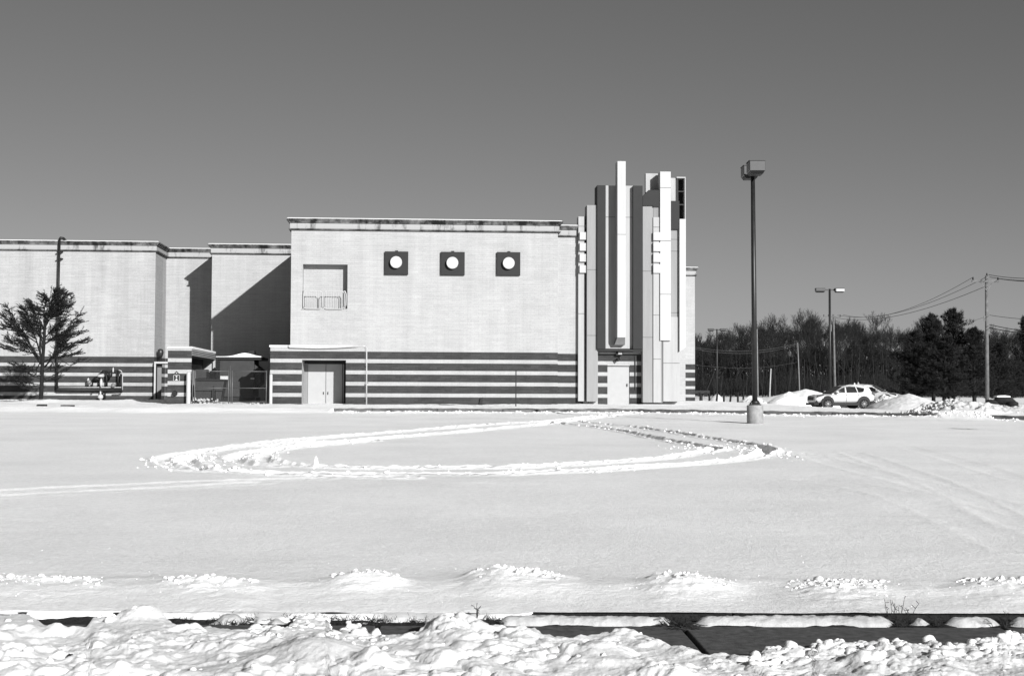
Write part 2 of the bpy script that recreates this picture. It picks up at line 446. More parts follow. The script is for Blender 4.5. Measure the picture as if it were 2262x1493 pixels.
def tracks_h(X, Y):
    dmin = np.full(X.shape, 9.0); H = np.zeros_like(X); BE = np.zeros_like(X)
    n1 = fbm(X * 5, Y * 5, 31, 3); n2 = fbm(X * 1.1, Y * 1.1, 37, 2)
    for Q, w, depth, berm in TR:
        q = np.array(Q)
        dd = np.full(X.shape, 9.0)
        for a, b in zip(q[:-1], q[1:]):
            lo = np.minimum(a, b) - 1.0; hi = np.maximum(a, b) + 1.0
            m = (X > lo[0]) & (X < hi[0]) & (Y > lo[1]) & (Y < hi[1])
            if not m.any(): continue
            x = X[m]; y = Y[m]; v = b - a; L = max((v ** 2).sum(), 1e-9)
            t = np.clip(((x - a[0]) * v[0] + (y - a[1]) * v[1]) / L, 0, 1)
            d = np.hypot(x - a[0] - t * v[0], y - a[1] - t * v[1])
            dd[m] = np.minimum(dd[m], d)
        ddn = dd + (n1 - 0.5) * 0.10
        g = -depth * np.exp(-(ddn / w) ** 4)
        H = np.minimum(H, g)
        BE = np.maximum(BE, berm * np.exp(-((ddn - w - 0.10) / 0.07) ** 2) * (0.5 + 1.1 * n1) * (0.5 + n2))
        dmin = np.minimum(dmin, dd)
    return np.where(H < -0.01, H, H + BE) , dmin
# ploughed ridge: clusters of clods across the near side of the lot (photo px from, to, crest y, height)
RIDGE = [(-80, 235, 1276, 0.10), (365, 575, 1285, 0.11), (735, 885, 1275, 0.12), (1038, 1245, 1270, 0.13), (1438, 1625, 1282, 0.11), (1735, 1965, 1286, 0.09), (2100, 2400, 1285, 0.11)]
def ridge_h(X, Y):
    px = 1131 + X / Y * FPX
    H = np.zeros_like(X); mask = np.zeros_like(X)
    nz = fbm(X * 1.9, Y * 1.9, 51, 5, .6); lum = domes(X * 7 + nz * 2, Y * 7, 57) * .5 + domes(X * 15, Y * 15 + nz * 3, 59) * .3
    for q_, (a, b, cy, h) in enumerate(RIDGE):
        yc = onlot((a + b) / 2, cy + 14).y; m_ = a + (b - a) * (.35, .62, .5, .3, .28, .55, .5)[q_]
        e = sstep(a - 40, m_, px) ** .8 * (1 - sstep(m_, b + 45, px)) ** .8
        tilt = (px - (a + b) / 2) / (1400.0, 700, 1800, -2400, 3000, 1600, 9000)[q_] + (fbm(X * 1.2, X * 0 + q_, 63, 3) - .5) * .25
        d = Y - yc + tilt
        q = np.exp(-(np.abs(d / np.where(d < 0, 0.62, 0.20)) ** 1.6)) * e
        H += h * (.62, .7, .8, .85, .7, .5, .75)[q_] * q * (0.25 + 0.85 * nz) + q * sstep(.3, .7, fbm(X * 2.5, Y * 2.5, 67 + q_, 2)) * lum * 0.075
    band = np.exp(-((Y - 11.45 - (fbm(X * .6, X * 0, 79, 2) - .5) * .8) / 0.55) ** 2)
    H += 0.045 * band * sstep(.25, .7, fbm(X * 0.9, Y * 0.9, 77, 3)) * (.6 + .8 * nz)
    return H, mask

def lot_surface(X, Y):
    z = lot_z(Y)
    und = (fbm(X * 0.18, Y * 0.18, 3, 3) - 0.5) * 0.05 + (fbm(X * 0.9, Y * 0.7, 9, 3) - 0.5) * 0.009
    streak = (fbm(X * 0.35, Y * 2.6, 15, 3) - 0.5) * 0.006
    rough = (fbm(X * 6, Y * 6, 19, 3) - 0.5) * 0.006
    far = sstep(12, 14, Y)
    z = z + (und + streak) * far + rough
    th, dm = tracks_h(X, Y)
    z = z + th
    churn = sstep(0.9, 0.2, dm) if False else np.clip(1 - dm / 0.7, 0, 1)
    z = z + churn * sstep(0.006, 0.03, np.abs(th)) * (fbm(X * 8, Y * 8, 23, 3) - 0.5) * 0.06
    # spoil thrown outwards at the two ends of the loop
    for (cx, cy, r, h) in ((395, 1021, 1.3, 0.04), (1715, 1002, 2.2, 0.03)):
        p = onlot(cx, cy); q = np.exp(-(((X - p.x) / (r * 0.6)) ** 2 + ((Y - p.y) / r) ** 2))
        z = z + q * h * 1.6 * np.clip(billow(X * 3, Y * 3, 61, 4, 0.65) - 0.3, 0, 1)
    rh, _ = ridge_h(X, Y); z = z + rh
    # crisp near edge; where the snow hangs over the kerb it rounds down
    k = kerb_y(X); dk = k - Y; on = kerb_on(X)
    w = 0.42 + 0.5 * fbm(X * 0.9, X * 0.1 + 3, 71, 3) + 0.35 * (fbm(X * 3.1, X * 0.2, 73, 2) - 0.5)
    lump = sstep(0.05, 0.6, dk - w) * np.exp(-((dk - w - 0.5) / 0.6) ** 2)
    z = z + on * lump * 0.13 * billow(X * 1.3, Y * 1.3, 81, 4, 0.6)
    z = np.where(on > 0.5, np.where(dk < w, z - 0.25 * sstep(w, w - 0.06, dk), z), z + 0.20 * sstep(2.4, 0.1, dk) + 0.10 * sstep(3, 1, dk) * (fbm(X * 0.7, Y * 0.7, 85, 3) - 0.3))
    # soft mounds seen along the far side of the lot
    for (cx, cy, rx, ry, h) in ((640, 905, 1.5, 1.2, 0.10), (760, 903, 1.1, 1, 0.08), (380, 903, 2.2, 1.4, 0.10), (1875, 915, 1.7, 1.0, 0.20), (1790, 912, 1.0, 0.8, 0.10), (2170, 925, 2.2, 1.2, 0.22), (1640, 915, 1.3, .8, 0.10)):
        p = onlot(cx, cy); z = z + h * np.exp(-(((X - p.x) / rx) ** 2 + ((Y - p.y) / ry) ** 2))
    return z
EDGE_Y = 10.33
ys = np.concatenate([np.arange(EDGE_Y, 13, 0.02), np.arange(13, 20, 0.07), np.arange(20, 64, 0.085)])
t = (ys - EDGE_Y) / (64 - EDGE_Y)
NCOL = 780; cols = np.linspace(-1, 1, NCOL)
hw = lambda Y: 0.385 * Y + 4.2
Yg = np.repeat(ys[:, None], NCOL, 1)
# rows bend to follow the kerb at the far side
Xg = hw(Yg) * cols[None, :]
for _ in range(4):
    Yn = ys[:, None] + (sstep(0.45, 1.0, t)[:, None]) * (kerb_y(Xg) - 0.02 - 64 + 0.0)
    Xg = hw(Yn) * cols[None, :]
Yg = Yn; Yg[0] += 0
Zg = lot_surface(Xg, Yg)
# near edge of the lot snow
pxe = 1131 + Xg[0] / EDGE_Y * FPX
hang = sstep(300, 420, pxe) * (1 - sstep(1120, 1190, pxe)) + (1 - sstep(150, 380, pxe)) * 0.15
drape = np.exp(-(ys - EDGE_Y) / 0.10)
Zg -= drape[:, None] * (hang[None, :] * 0.014 * (0.2 + fbm(Xg * 3, Yg * 0.5, 5, 3)) + 0.004)
arr_mesh('snow_covered_car_park', np.stack([Xg, Yg, Zg], -1).reshape(-1, 3), grid_faces(*Xg.shape), M['snow'], smooth=True)['kind'] = 'structure'
edge_z = Zg[0].copy(); edge_x = Xg[0].copy()

# snow overhanging the kerb in front, from the lot edge down to the soil
rows = []
for k, s in enumerate(np.linspace(0, 1, 14)):
    reach = hang * (0.10 + 0.28 * sstep(.30, .62, fbm(edge_x * 2.6, edge_x * 0 + 4, 91, 5, .62)))
    y = EDGE_Y - reach * s - 0.001
    z = edge_z * (1 - s ** 2.2) + (-0.03) * s ** 2.2 + (fbm(edge_x * 6, edge_x * 0 + s * 3, 95, 3) - 0.5) * 0.03 * s
    rows.append(np.stack([edge_x, y, z], -1))
rows = np.array(rows)
ok = (hang > 0.02)
i0 = np.where(ok)[0]
F = grid_faces(14, NCOL); keep = ok[F % NCOL].all(1)
arr_mesh('snow_draped_over_kerb', rows.reshape(-1, 3), F[keep], M['bank'], smooth=True)['kind'] = 'stuff'

# verge and everything behind the far kerb
yt = np.concatenate([np.linspace(0, 6, 60), np.linspace(6.2, 30, 110), np.linspace(30.5, 120, 130), np.linspace(124, 640, 60)])
xc = np.concatenate([np.linspace(-80, -30, 24)[:-1], np.linspace(-30, 34, 430), np.linspace(34, 150, 60)[1:]])
Xv = np.repeat(xc[None, :], len(yt), 0); Yv = kerb_y(Xv) + 0.14 + yt[:, None]
Zv = verge_z(Xv, Yv) + (fbm(Xv * 0.5, Yv * 0.5, 101, 4) - 0.5) * 0.10 * sstep(0.3, 3, yt)[:, None] + (fbm(Xv * 3, Yv * 3, 103, 3) - 0.5) * 0.05
for (cx, cy, rx, ry, h) in ((-25.2, 77.2, 1.6, 1.2, 0.20), (-21.6, 83.0, 2.4, 1.4, 0.12), (-29, 84, 2.5, 1.4, 0.10)):
    Zv += h * np.exp(-(((Xv - cx) / rx) ** 2 + ((Yv - cy) / ry) ** 2))
arr_mesh('snow_covered_ground', np.stack([Xv, Yv, Zv], -1).reshape(-1, 3), grid_faces(*Xv.shape), M['snow'], smooth=True)['kind'] = 'structure'

# gutter asphalt
gx = np.linspace(-12, 30, 120); gy = kerb_y(gx)
V = []
for off in (-1.8, 0.05):
    V.append(np.stack([gx, gy + off, lot_z(gy + off) - 0.07], -1))
arr_mesh('road_gutter', np.array(V).reshape(-1, 3), grid_faces(2, 120), M['asphalt'])['kind'] = 'structure'
# the kerb, stone by stone
kb = empty('kerb', (0, 0, 0), kind='structure')
kx = -9.4
while kx < 24:
    k0 = float(kerb_y(np.array([kx]))[0]); dx = 3.0 / math.hypot(1, (float(kerb_y(np.array([kx + .1]))[0]) - k0) / .1)
    x1 = kx + dx; k1 = float(kerb_y(np.array([x1]))[0])
    if not (17.0 < kx < 18.6):
        mb = MB(); g = 0.015; z0 = lot_z(k0); z1 = lot_z(k1)
        a = (kx + g, k0); b = (x1 - g, k1); tz = 0.165 + random.uniform(-.012, .012)
        vs = [(a[0], a[1], z0 - .25), (b[0], b[1], z1 - .25), (b[0], b[1] + .15, z1 - .25), (a[0], a[1] + .15, z0 - .25),
              (a[0], a[1] + .02, z0 + tz), (b[0], b[1] + .02, z1 + tz), (b[0], b[1] + .15, z1 + tz), (a[0], a[1] + .15, z0 + tz)]
        mb.v = vs; mb.f = [(0, 3, 2, 1), (4, 5, 6, 7), (0, 1, 5, 4), (1, 2, 6, 5), (2, 3, 7, 6), (3, 0, 4, 7)]
        mb.build('kerb_stone', M['kerb'], kb)
    kx = x1

# ---- near pavement: slabs, soil strip, low kerb of the lot
pv = empty('pavement', (0, 0, 0), kind='structure')
jx = [-9.2, -7.0, -4.8, -2.6, -0.9, 1.20, 3.42, 5.6, 7.8]
for a, b in zip(jx[:-1], jx[1:]):
    mb = MB(); s = 0.05
    mb.v = [(a + .018 + s, 7.4, -.2), (b - .018 + s, 7.4, -.2), (b - .018 - .02, 9.91, -.2), (a + .018 - .02, 9.91, -.2),
            (a + .018 + s, 7.4, 0), (b - .018 + s, 7.4, 0), (b - .018 - .02, 9.91, .0), (a + .018 - .02, 9.91, .0)]
    mb.f = [(0, 3, 2, 1), (4, 5, 6, 7), (0, 1, 5, 4), (1, 2, 6, 5), (2, 3, 7, 6), (3, 0, 4, 7)]
    o = mb.build('slab', M['walk'], pv, bevel=0.008)
MB().box(-14, 14, 5, 10.3, -.5, -.05).build('soil', M['soil'])['kind'] = 'structure'
# uneven wet soil of the strip
sx = np.linspace(-6, 6, 500); sy = np.linspace(9.90, 10.34, 50)
SX, SY = np.meshgrid(sx, sy)
SZ = -0.015 + (fbm(SX * 6, SY * 6, 111, 4) - 0.5) * 0.04
arr_mesh('soil_strip', np.stack([SX, SY, SZ], -1).reshape(-1, 3), grid_faces(50, 500), M['soil'], smooth=True)['kind'] = 'structure'
nk = empty('low_kerb', (0, 0, 0), kind='structure')
x = -8.0
while x < 8:
    MB().box(x + .01, x + 2.39, 10.315, 10.45, -.2, 0.022).build('kerb_stone', M['soil'], nk, bevel=0.006); x += 2.4

# ---- icy snow strip lying on the soil
def strip(px0, px1, name='snow_strip'):
    a = (px0 - 1131) / FPX * 10.08; b = (px1 - 1131) / FPX * 10.08
    n = max(30, int((b - a) / 0.015)); x = np.linspace(a, b, n); y = np.linspace(0, 1, 22)
    X, T = np.meshgrid(x, y)
    end = sstep(0, .12, (X - a)) * sstep(0, .12, (b - X))
    w0 = 9.955 + 0.075 * fbm(X * 6.5, X * 0 + 1, 121, 5, .65) + (1 - end) * 0.08
    w1 = 10.20 + 0.10 * (fbm(X * 1.3, X * 0 + 2, 123, 3) - .3) - (1 - end) * 0.08
    Y = w0 + (w1 - w0) * T
    Z = -0.02 + (0.045 + 0.035 * fbm(X * 2.6, Y * 4, 125, 4)) * np.sin(np.pi * np.clip(T, 0, 1)) ** 0.55 * end + (fbm(X * 22, Y * 22, 127, 4, .65) - .5) * .022 * end
    Z[0] = -.03; Z[-1] = -.03
    arr_mesh(name, np.stack([X, Y, Z], -1).reshape(-1, 3), grid_faces(22, n), M['icy'], smooth=True)['kind'] = 'stuff'
for a, b in ((1090, 1500), (1522, 1985), (1998, 2062), (2072, 2215), (2212, 2330), (-40, 95), (240, 290), (470, 560), (590, 640), (655, 735), (790, 815)):
    strip(a, b)

# ---- foreground bank of thrown-up snow
EP = [(-200, 1352), (0, 1353), (70, 1353), (90, 1364), (120, 1379), (160, 1384), (195, 1380), (215, 1362), (235, 1360), (255, 1364), (280, 1352), (302, 1342), (345, 1343), (378, 1366), (400, 1372), (425, 1384), (470, 1378), (530, 1386), (600, 1380), (640, 1380), (665, 1362), (688, 1353), (722, 1354), (736, 1380), (750, 1390), (775, 1378), (800, 1378), (815, 1390), (870, 1398), (905, 1392), (940, 1385), (965, 1368), (1005, 1354), (1050, 1366), (1085, 1378), (1130, 1374), (1180, 1372), (1205, 1388), (1265, 1394), (1310, 1382), (1345, 1376), (1400, 1379), (1440, 1392), (1480, 1406), (1515, 1412), (1560, 1424), (1660, 1431), (1690, 1418), (1740, 1414), (1790, 1418), (1806, 1398), (1850, 1391), (1870, 1402), (1930, 1405), (1975, 1398), (2010, 1402), (2050, 1396), (2080, 1418), (2120, 1408), (2160, 1400), (2200, 1398), (2230, 1386), (2262, 1386), (2500, 1380)]
nc = 1450; cb = np.linspace(-0.62, 0.62, nc); pxs = 1131 + cb * FPX
edge = np.interp(pxs, [p[0] for p in EP], [p[1] for p in EP]) - 6 - 8 * (1 - sstep(900, 1150, pxs)) + (fbm(pxs / 22.0, pxs * 0, 131, 3) - .5) * 10
edge_s = np.interp(pxs, [p[0] for p in EP], [p[1] for p in EP]); edge_s = np.convolve(np.pad(edge_s, 20, mode='edge'), np.ones(41) / 41, 'valid')
crest = 0.10 + 0.04 * sstep(1390, 1345, edge_s)
Ye = FPX * (1.6 - crest) / (edge - 870) - 0.0
nr = 270
tt = np.linspace(0, 1, nr)
Yb = 4.6 + (Ye[None, :] + 0.10 - 4.6) * tt[:, None] ** 0.8
Xb = Yb * cb[None, :]
dE = (Ye[None, :] + 0.04 - Yb)
env = sstep(0.0, 0.16, dE)
Ys = np.convolve(np.pad(Ye, 70, mode='edge'), np.hanning(141) / np.hanning(141).sum(), 'valid'); dT = dE
wq = sstep(.05, .6, dE); dE = dE * (1 - wq) + np.maximum(Ys[None, :] + .04 - Yb, .02) * wq
ca, sa = math.cos(.6), math.sin(.6); U = Xb * ca + Yb * sa; W = -Xb * sa + Yb * ca
wx = (fbm(U * 3, W * 3, 201, 3) - .5) * .35; wy = (fbm(U * 3, W * 3, 207, 3) - .5) * .35
big = fbm(U * 1.0, W * 1.0, 141, 3, .5)
mk1 = sstep(.48, .66, fbm(U * 1.2 + 4, W * 1.2, 211, 3)); mk2 = sstep(.44, .64, fbm(U * 2.2 + 9, W * 2.2, 215, 3))
mid = domes((U + wx) * 3.2, (W + wy) * 3.2, 145) * mk1 * .10 + domes((U + wx * .5) * 8, (W + wy * .5) * 8, 147) * (.10 + .90 * mk2) * .042 + domes(U * 19 + wx * 4, W * 19 + wy * 4, 153) * .016 * (.15 + .85 * mk2)
sm = fbm(U * 30, W * 30, 149, 4, .65)
cr = crest[None, :] * np.exp(-np.clip(dE, 0, 9) / .9) + .11 * (1 - np.exp(-np.clip(dE, 0, 9) / .9))
Zb = env * (cr - .035 + (big - 0.5) * 0.18 * sstep(0.1, 0.9, dE) + mid * 0.72 * (0.6 + 0.4 * sstep(0.05, .4, dE)) + (sm - .5) * 0.012) - (1 - env) * 0.05
Zb += env * 0.03 * np.clip(fbm(Xb * 5 + Yb, Yb * 5, 151, 3) - .55, 0, 1) * 4 * sstep(.05, .3, dE) - sstep(1.6, 3.2, dE) * 0.05
# a rounded heap on the left and a smooth bright hummock
for (px, py, rx, ry, h) in ((324, 1352, .15, .14, .060), (690, 1440, .32, .30, .10), (1010, 1372, .25, .18, .05), (2000, 1440, .5, .25, .03), (1900, 1445, .3, .2, .02)):
    X0 = 0; d = ray(px, py); t_ = (EYE.z - .12) / -d.z; p = EYE + d * t_
    Zb += env * h * np.exp(-(((Xb - p.x) / rx) ** 2 + ((Yb - p.y) / ry) ** 2))
arr_mesh('snow_bank', np.stack([Xb, Yb, Zb], -1).reshape(-1, 3), grid_faces(nr, nc), M['bank'], smooth=True)['kind'] = 'structure'

# ---- loose snow clods
def ico(sub, seed, amp=0.30):
    bm = bmesh.new(); bmesh.ops.create_icosphere(bm, subdivisions=sub, radius=1.0)
    V = np.array([v.co[:] for v in bm.verts]); F = np.array([[v.index for v in f.verts] for f in bm.faces]); bm.free()
    n = fbm(V[:, 0] * 1.3 + seed * 3, V[:, 1] * 1.3 + V[:, 2] * 1.7, seed, 3) - .5
    return V * (1 + amp * 2 * n)[:, None], F
ICO = [ico(2, s, .42) for s in range(6)]; ICO1 = [ico(1, s, .45) for s in range(6)]
def clods(name, items, m, lib=ICO1, flat=0.7, smooth=True):
    Vs = []; Fs = []; n = 0
    for (x, y, z, r) in items:
        V, F = lib[random.randrange(6)]
        a = random.uniform(0, 6.28); c, s = math.cos(a), math.sin(a)
        S = V * np.array([random.uniform(.7, 1.3), random.uniform(.7, 1.3), random.uniform(.6, 1.0) * flat / .7]) * r
        W = np.stack([S[:, 0] * c - S[:, 1] * s + x, S[:, 0] * s + S[:, 1] * c + y, S[:, 2] + z + r * flat * 0.35], -1)
        Vs.append(W); Fs.append(F + n); n += len(V)
    o = arr_mesh(name, np.concatenate(Vs), np.concatenate(Fs), m, smooth=smooth); o['kind'] = 'stuff'; return o
def lot_h(xs, ys_): return lot_surface(np.array(xs, float), np.array(ys_, float))
# on the ridge
items = []
for a, b, cy, h in RIDGE:
    yc = onlot((a + b) / 2, cy + 14).y
    for _ in range(int((b - a) * 0.55)):
        px = random.triangular(a, b, (a + b) / 2) if random.random() < .4 else random.uniform(a, b); y = random.gauss(yc + .10, .15) - (px - (a + b) / 2) / 1400 + random.gauss(0, .08)
        items.append(((px - 1131) / FPX * y, y, 0, abs(random.gauss(0, .011)) + .005))
for _ in range(150):
    y = random.uniform(10.6, 14); x = random.uniform(-.4, .4) * y; items.append((x, y, 0, random.uniform(.003, .008)))
zz = lot_h([i[0] for i in items], [i[1] for i in items])
clods('snow_clods', [(i[0], i[1], z - i[3] * .2, i[3]) for i, z in zip(items, zz)], M['bank'])
# beside the ruts and at the lot's far edge
items = []
for Q, w, depth, berm in TR[:6]:
    q = np.array(Q); L = np.hypot(*(q[1:] - q[:-1]).T).sum()
    for _ in range(int(L * 6)):
        k = random.randrange(len(q) - 1)
        if math.sin(k * .37 + w * 40) < random.uniform(-1, .6): continue
        tq = random.random(); p = q[k] * (1 - tq) + q[k + 1] * tq
        d = (q[k + 1] - q[k]); d /= max(np.hypot(*d), 1e-6); off = random.choice((-1, 1)) * (w + abs(random.gauss(.05, .12)))
        items.append((p[0] - d[1] * off, p[1] + d[0] * off, 0, abs(random.gauss(0, .018)) + .008))
for (cx, cy, rx, ry, n) in ((410, 1020, .75, 2.0, 170), (1705, 1002, .55, 2.2, 130), (1560, 990, .8, 2.0, 90), (1130, 1044, .35, .5, 40)):
    p = onlot(cx, cy)
    for _ in range(n): items.append((random.gauss(p.x, rx * .5), random.gauss(p.y, ry * .5), 0, abs(random.gauss(0, .016)) + .006))
for _ in range(1700):
    x = random.uniform(-8, 22); k = float(kerb_y(np.array([x]))[0]); y = k - .5 - abs(random.gauss(.3, .5)); items.append((x, y, 0, abs(random.gauss(0, .026)) + .010))
zz = lot_h([i[0] for i in items], [i[1] for i in items])
clods('snow_clods', [(i[0], i[1], z - i[3] * .25, i[3]) for i, z in zip(items, zz)], M['snow'])
# on the foreground bank, largest along its crest
items = []
from_b = lambda c, r: (float(Xb[r, c]), float(Yb[r, c]), float(Zb[r, c]))
for _ in range(260):
    c = random.randrange(nc); r = int(nr * min(.985, random.betavariate(3.2, 1.0))); x, y, z = from_b(c, r)
    rad = abs(random.gauss(0, .012)) + .004
    items.append((x, y, z - rad * .35, rad))
for _ in range(260):
    px = random.choice((random.uniform(1660, 2262), random.uniform(560, 860))); c = int((px - (1131 - .62 * FPX)) / (1.24 * FPX) * nc); c = min(max(c, 0), nc - 1)
    r = random.randrange(int(nr * .82), nr - 8); x, y, z = from_b(c, r); rad = random.uniform(.012, .040); items.append((x, y, z - rad * .55, rad))
clods('snow_clods', items, M['bank'], ICO)
# the two round snowballs beside the pavement
for px, py, r, lab in ((795, 1396, .052, 'large rounded snow lump at the pavement edge, beside a smaller one'), (832, 1393, .030, 'small rounded snow lump just right of the larger lump at the pavement edge'), (155, 1432, .022, None)):
    d = ray(px, py); p = EYE + d * ((EYE.z - .09) / -d.z)
    if lab: 
        V, F = ICO[1 if r > .04 else 3]; o = arr_mesh('snow_lump', V * r * np.array([1.1, 1, 1]), F, M['bank'], smooth=True); o.location = (p.x, p.y, .07 if r > .04 else .075); tag(o, lab, 'snow lump')
    else:
        V, F = ICO[2]; o = arr_mesh('stone', V * r, F, M['rock'], smooth=True); o.location = (p.x, p.y, .12)
        c_ = int((155 - (1131 - .62 * FPX)) / (1.24 * FPX) * nc); r_ = int(np.argmin(abs(Yb[:, c_] - p.y))); o.location.z = float(Zb[r_, c_]) + .012
        tag(o, 'single small dark stone resting on the near snow bank', 'stone')
# ================================================================== BUILDING
bld = empty('cinema_building', BO, PHI, 'windowless pale block building with dark striped base and tall stepped fins at its right end', 'building')
Z0, SBD, W2, W1R, W1L, FAR = 0.55, 1.9, 13.0, 17.5, 13.5, 27.0
ZT = bz(487.5, 1000); ZTW = bz(541, 560, W2); ZTR = bz(550, 410, W1R); ZTL = bz(538, 300, W1L)
xL = bx(642); xS = bx(1232); xF = bx(1514, SBD); xA = bx(1277, SBD)
zb0 = bz(777.8, 1000)                      # top of the highest dark band
BAND = 0.609; DARK = 0.402

def wall_sheet(name, x0, x1, z0, z1, d, m, holes=(), depth=0.4, back=True):
    """front face with openings, reveals, and a closed back"""
    mb = MB()
    xs = sorted({x0, x1, *[h[0] for h in holes], *[h[1] for h in holes]}); zs = sorted({z0, z1, *[h[2] for h in holes], *[h[3] for h in holes]})
    for a, b in zip(xs[:-1], xs[1:]):
        for c, e in zip(zs[:-1], zs[1:]):
            mx, mz = (a + b) / 2, (c + e) / 2
            if any(h[0] < mx < h[1] and h[2] < mz < h[3] for h in holes): continue
            mb.quad((a, d, c), (b, d, c), (b, d, e), (a, d, e))
    for (a, b, c, e, dp) in holes:
        mb.quad((a, d, c), (a, d, e), (a, d + dp, e), (a, d + dp, c)); mb.quad((b, d, c), (b, d + dp, c), (b, d + dp, e), (b, d, e))
        mb.quad((a, d, e), (b, d, e), (b, d + dp, e), (a, d + dp, e)); mb.quad((a, d, c), (a, d + dp, c), (b, d + dp, c), (b, d, c))
    return mb.build(name, m, bld)
niche = (bx(668), bx(767), bz(682, 720), bz(584, 720), 0.60)
dz1 = bz(795, 715, -.25); dx0, dx1 = bx(668, -.25), bx(765, -.25)
door_hole = (dx0, dx1, Z0, dz1, 0.0)
# front wall, niche, and its back panel
xP0, xP1 = bx(598, -.25), bx(806, -.25)
wall_sheet('wall', xL, xS, Z0, ZT - .05, 0.0, M['wall'], [niche, (dx0 - .05, dx1 + .05, Z0, dz1 + .05, .02)])
MB().box(niche[0] - .1, niche[1] + .1, .60, .7, niche[2] - .1, niche[3] + .1).build('niche_panel', M['wall'], bld)
MB().box(niche[0] - .04, niche[1] + .03, -.035, .59, niche[2] - .075, niche[2] - .004).build('niche_sill', M['white'], bld)
# left return, step, set-back wall, roof
mb = MB(); mb.quad((xL, 0, Z0), (xL, 0, ZT - .05), (xL, FAR, ZT - .05), (xL, FAR, Z0)); mb.build('wall', M['wall'], bld)
mb = MB(); mb.quad((xS, 0, Z0), (xS, SBD, Z0), (xS, SBD, ZT - .05), (xS, 0, ZT - .05)); mb.build('wall', M['wall'], bld)
adz = bz(808, 1366, SBD); ad0, ad1 = bx(1342, SBD), bx(1391, SBD)
wall_sheet('wall', xS, xF, Z0, ZT - .05, SBD, M['wall'], [(ad0, ad1, Z0, adz, .12)])
MB().box(xL, xS, .01, FAR, ZT - .4, ZT - .06).build('roof', M['roofsnow'], bld)
MB().box(xS, xF, SBD + .01, FAR, ZT - .4, ZT - .06).build('roof', M['roofsnow'], bld)
mb = MB(); mb.quad((xF, SBD, Z0), (xF, FAR, Z0), (xF, FAR, ZT - .05), (xF, SBD, ZT - .05)); mb.build('wall', M['wall'], bld)
# rear block that shows to the right of the pylons
xr = bx(1535, FAR)
MB().box(xL + 2, xr, FAR, FAR + 30, Z0, ZT - .06).build('wall', M['wall'], bld)
# wings to the left
x2 = bx(467, W2); x1r = bx(366, W1R); x1l = bx(342, W1L); xll = bx(-260, W1L)
MB().quad((x2, W2, Z0), (xL, W2, Z0), (xL, W2, ZTW - .05), (x2, W2, ZTW - .05)).build('wall', M['wall'], bld)
MB().quad((x2, W2, Z0), (x2, W2, ZTW - .05), (x2, W1R, ZTW - .05), (x2, W1R, Z0)).build('wall', M['wall'], bld)
MB().quad((x1r, W1R, Z0), (x2, W1R, Z0), (x2, W1R, ZTR - .05), (x1r, W1R, ZTR - .05)).build('wall', M['wing'], bld)
MB().quad((x1l, W1L, Z0), (x1r, W1R, Z0), (x1r, W1R, ZTR - .05), (x1l, W1L, ZTR - .05)).build('wall', M['wing'], bld)
MB().quad((xll, W1L, Z0), (x1l, W1L, Z0), (x1l, W1L, ZTL - .05), (xll, W1L, ZTL - .05)).build('wall', M['wing'], bld)
MB().box(x2, xL - .01, W2 + .01, FAR, ZTW - .4, ZTW - .06).build('roof', M['roofsnow'], bld)
mb = MB(); zr = ZTR - .06
mb.v = [(xll, W1L + .01, zr), (x1l, W1L + .01, zr), (x1r, W1R + .01, zr), (x2 - .01, W1R + .01, zr), (x2 - .01, FAR, zr), (xll, FAR, zr)]; mb.f = [(0, 1, 2, 3, 4, 5)]; mb.build('roof', M['roofsnow'], bld)

# ---- cornices: cap of three steps, frieze, lip and a line of snow, each swept along the plan
def sweep(name, path, prof, m):
    """prof: (outward, z) loop, swept along plan path with mitred corners; outward is to the right of travel"""
    P = [Vector((p[0], p[1])) for p in path]; N = []
    for i, p in enumerate(P):
        ns = []
        if i > 0: t = (p - P[i - 1]).normalized(); ns.append(Vector((t.y, -t.x)))
        if i < len(P) - 1: t = (P[i + 1] - p).normalized(); ns.append(Vector((t.y, -t.x)))
        n = sum(ns, Vector((0, 0))); n = n.normalized(); n = n / max(n.dot(ns[0]), .3); N.append(n)
    mb = MB(); k = len(prof)
    for p, n in zip(P, N):
        for o, z in prof: mb.v.append((p.x + n.x * o, p.y + n.y * o, z))
    for i in range(len(P) - 1):
        for j in range(k):
            j2 = (j + 1) % k; mb.f.append((i * k + j, (i + 1) * k + j, (i + 1) * k + j2, i * k + j2))
    mb.f.append(tuple(range(k))); mb.f.append(tuple(reversed(range((len(P) - 1) * k, len(P) * k))))
    return mb.build(name, m, bld)
def cornice(path, zt):
    sweep('cornice_cap', path, [(-.02, zt), (.26, zt), (.26, zt - .075), (.20, zt - .075), (.20, zt - .14), (.14, zt - .15), (.14, zt - .215), (.085, zt - .24), (-.02, zt - .24)], M['cap'])
    sweep('frieze', path, [(-.02, zt - .245), (.07, zt - .245), (.07, zt - .53), (-.02, zt - .53)], M['frieze'])
    sweep('cornice_lip', path, [(-.02, zt - .532), (.15, zt - .532), (.13, zt - .60), (-.02, zt - .62)], M['lip'])
    sweep('snow_edge', path, [(-.5, zt + .002), (.24, zt + .002), (.18, zt + .045), (.0, zt + .07), (-.5, zt + .06)], M['roofsnow'])
cornice([(xL, 16), (xL, 0), (xS, 0), (xS, SBD), (xF - 2, SBD)], ZT)
cornice([(x2, W1R), (x2, W2), (xL + .01, W2)], ZTW)
cornice([(xll, W1L), (x1l, W1L), (x1r, W1R), (x2, W1R)], ZTR)
cornice([(xL + 3, FAR), (xr, FAR), (xr, FAR + 30)], ZT)

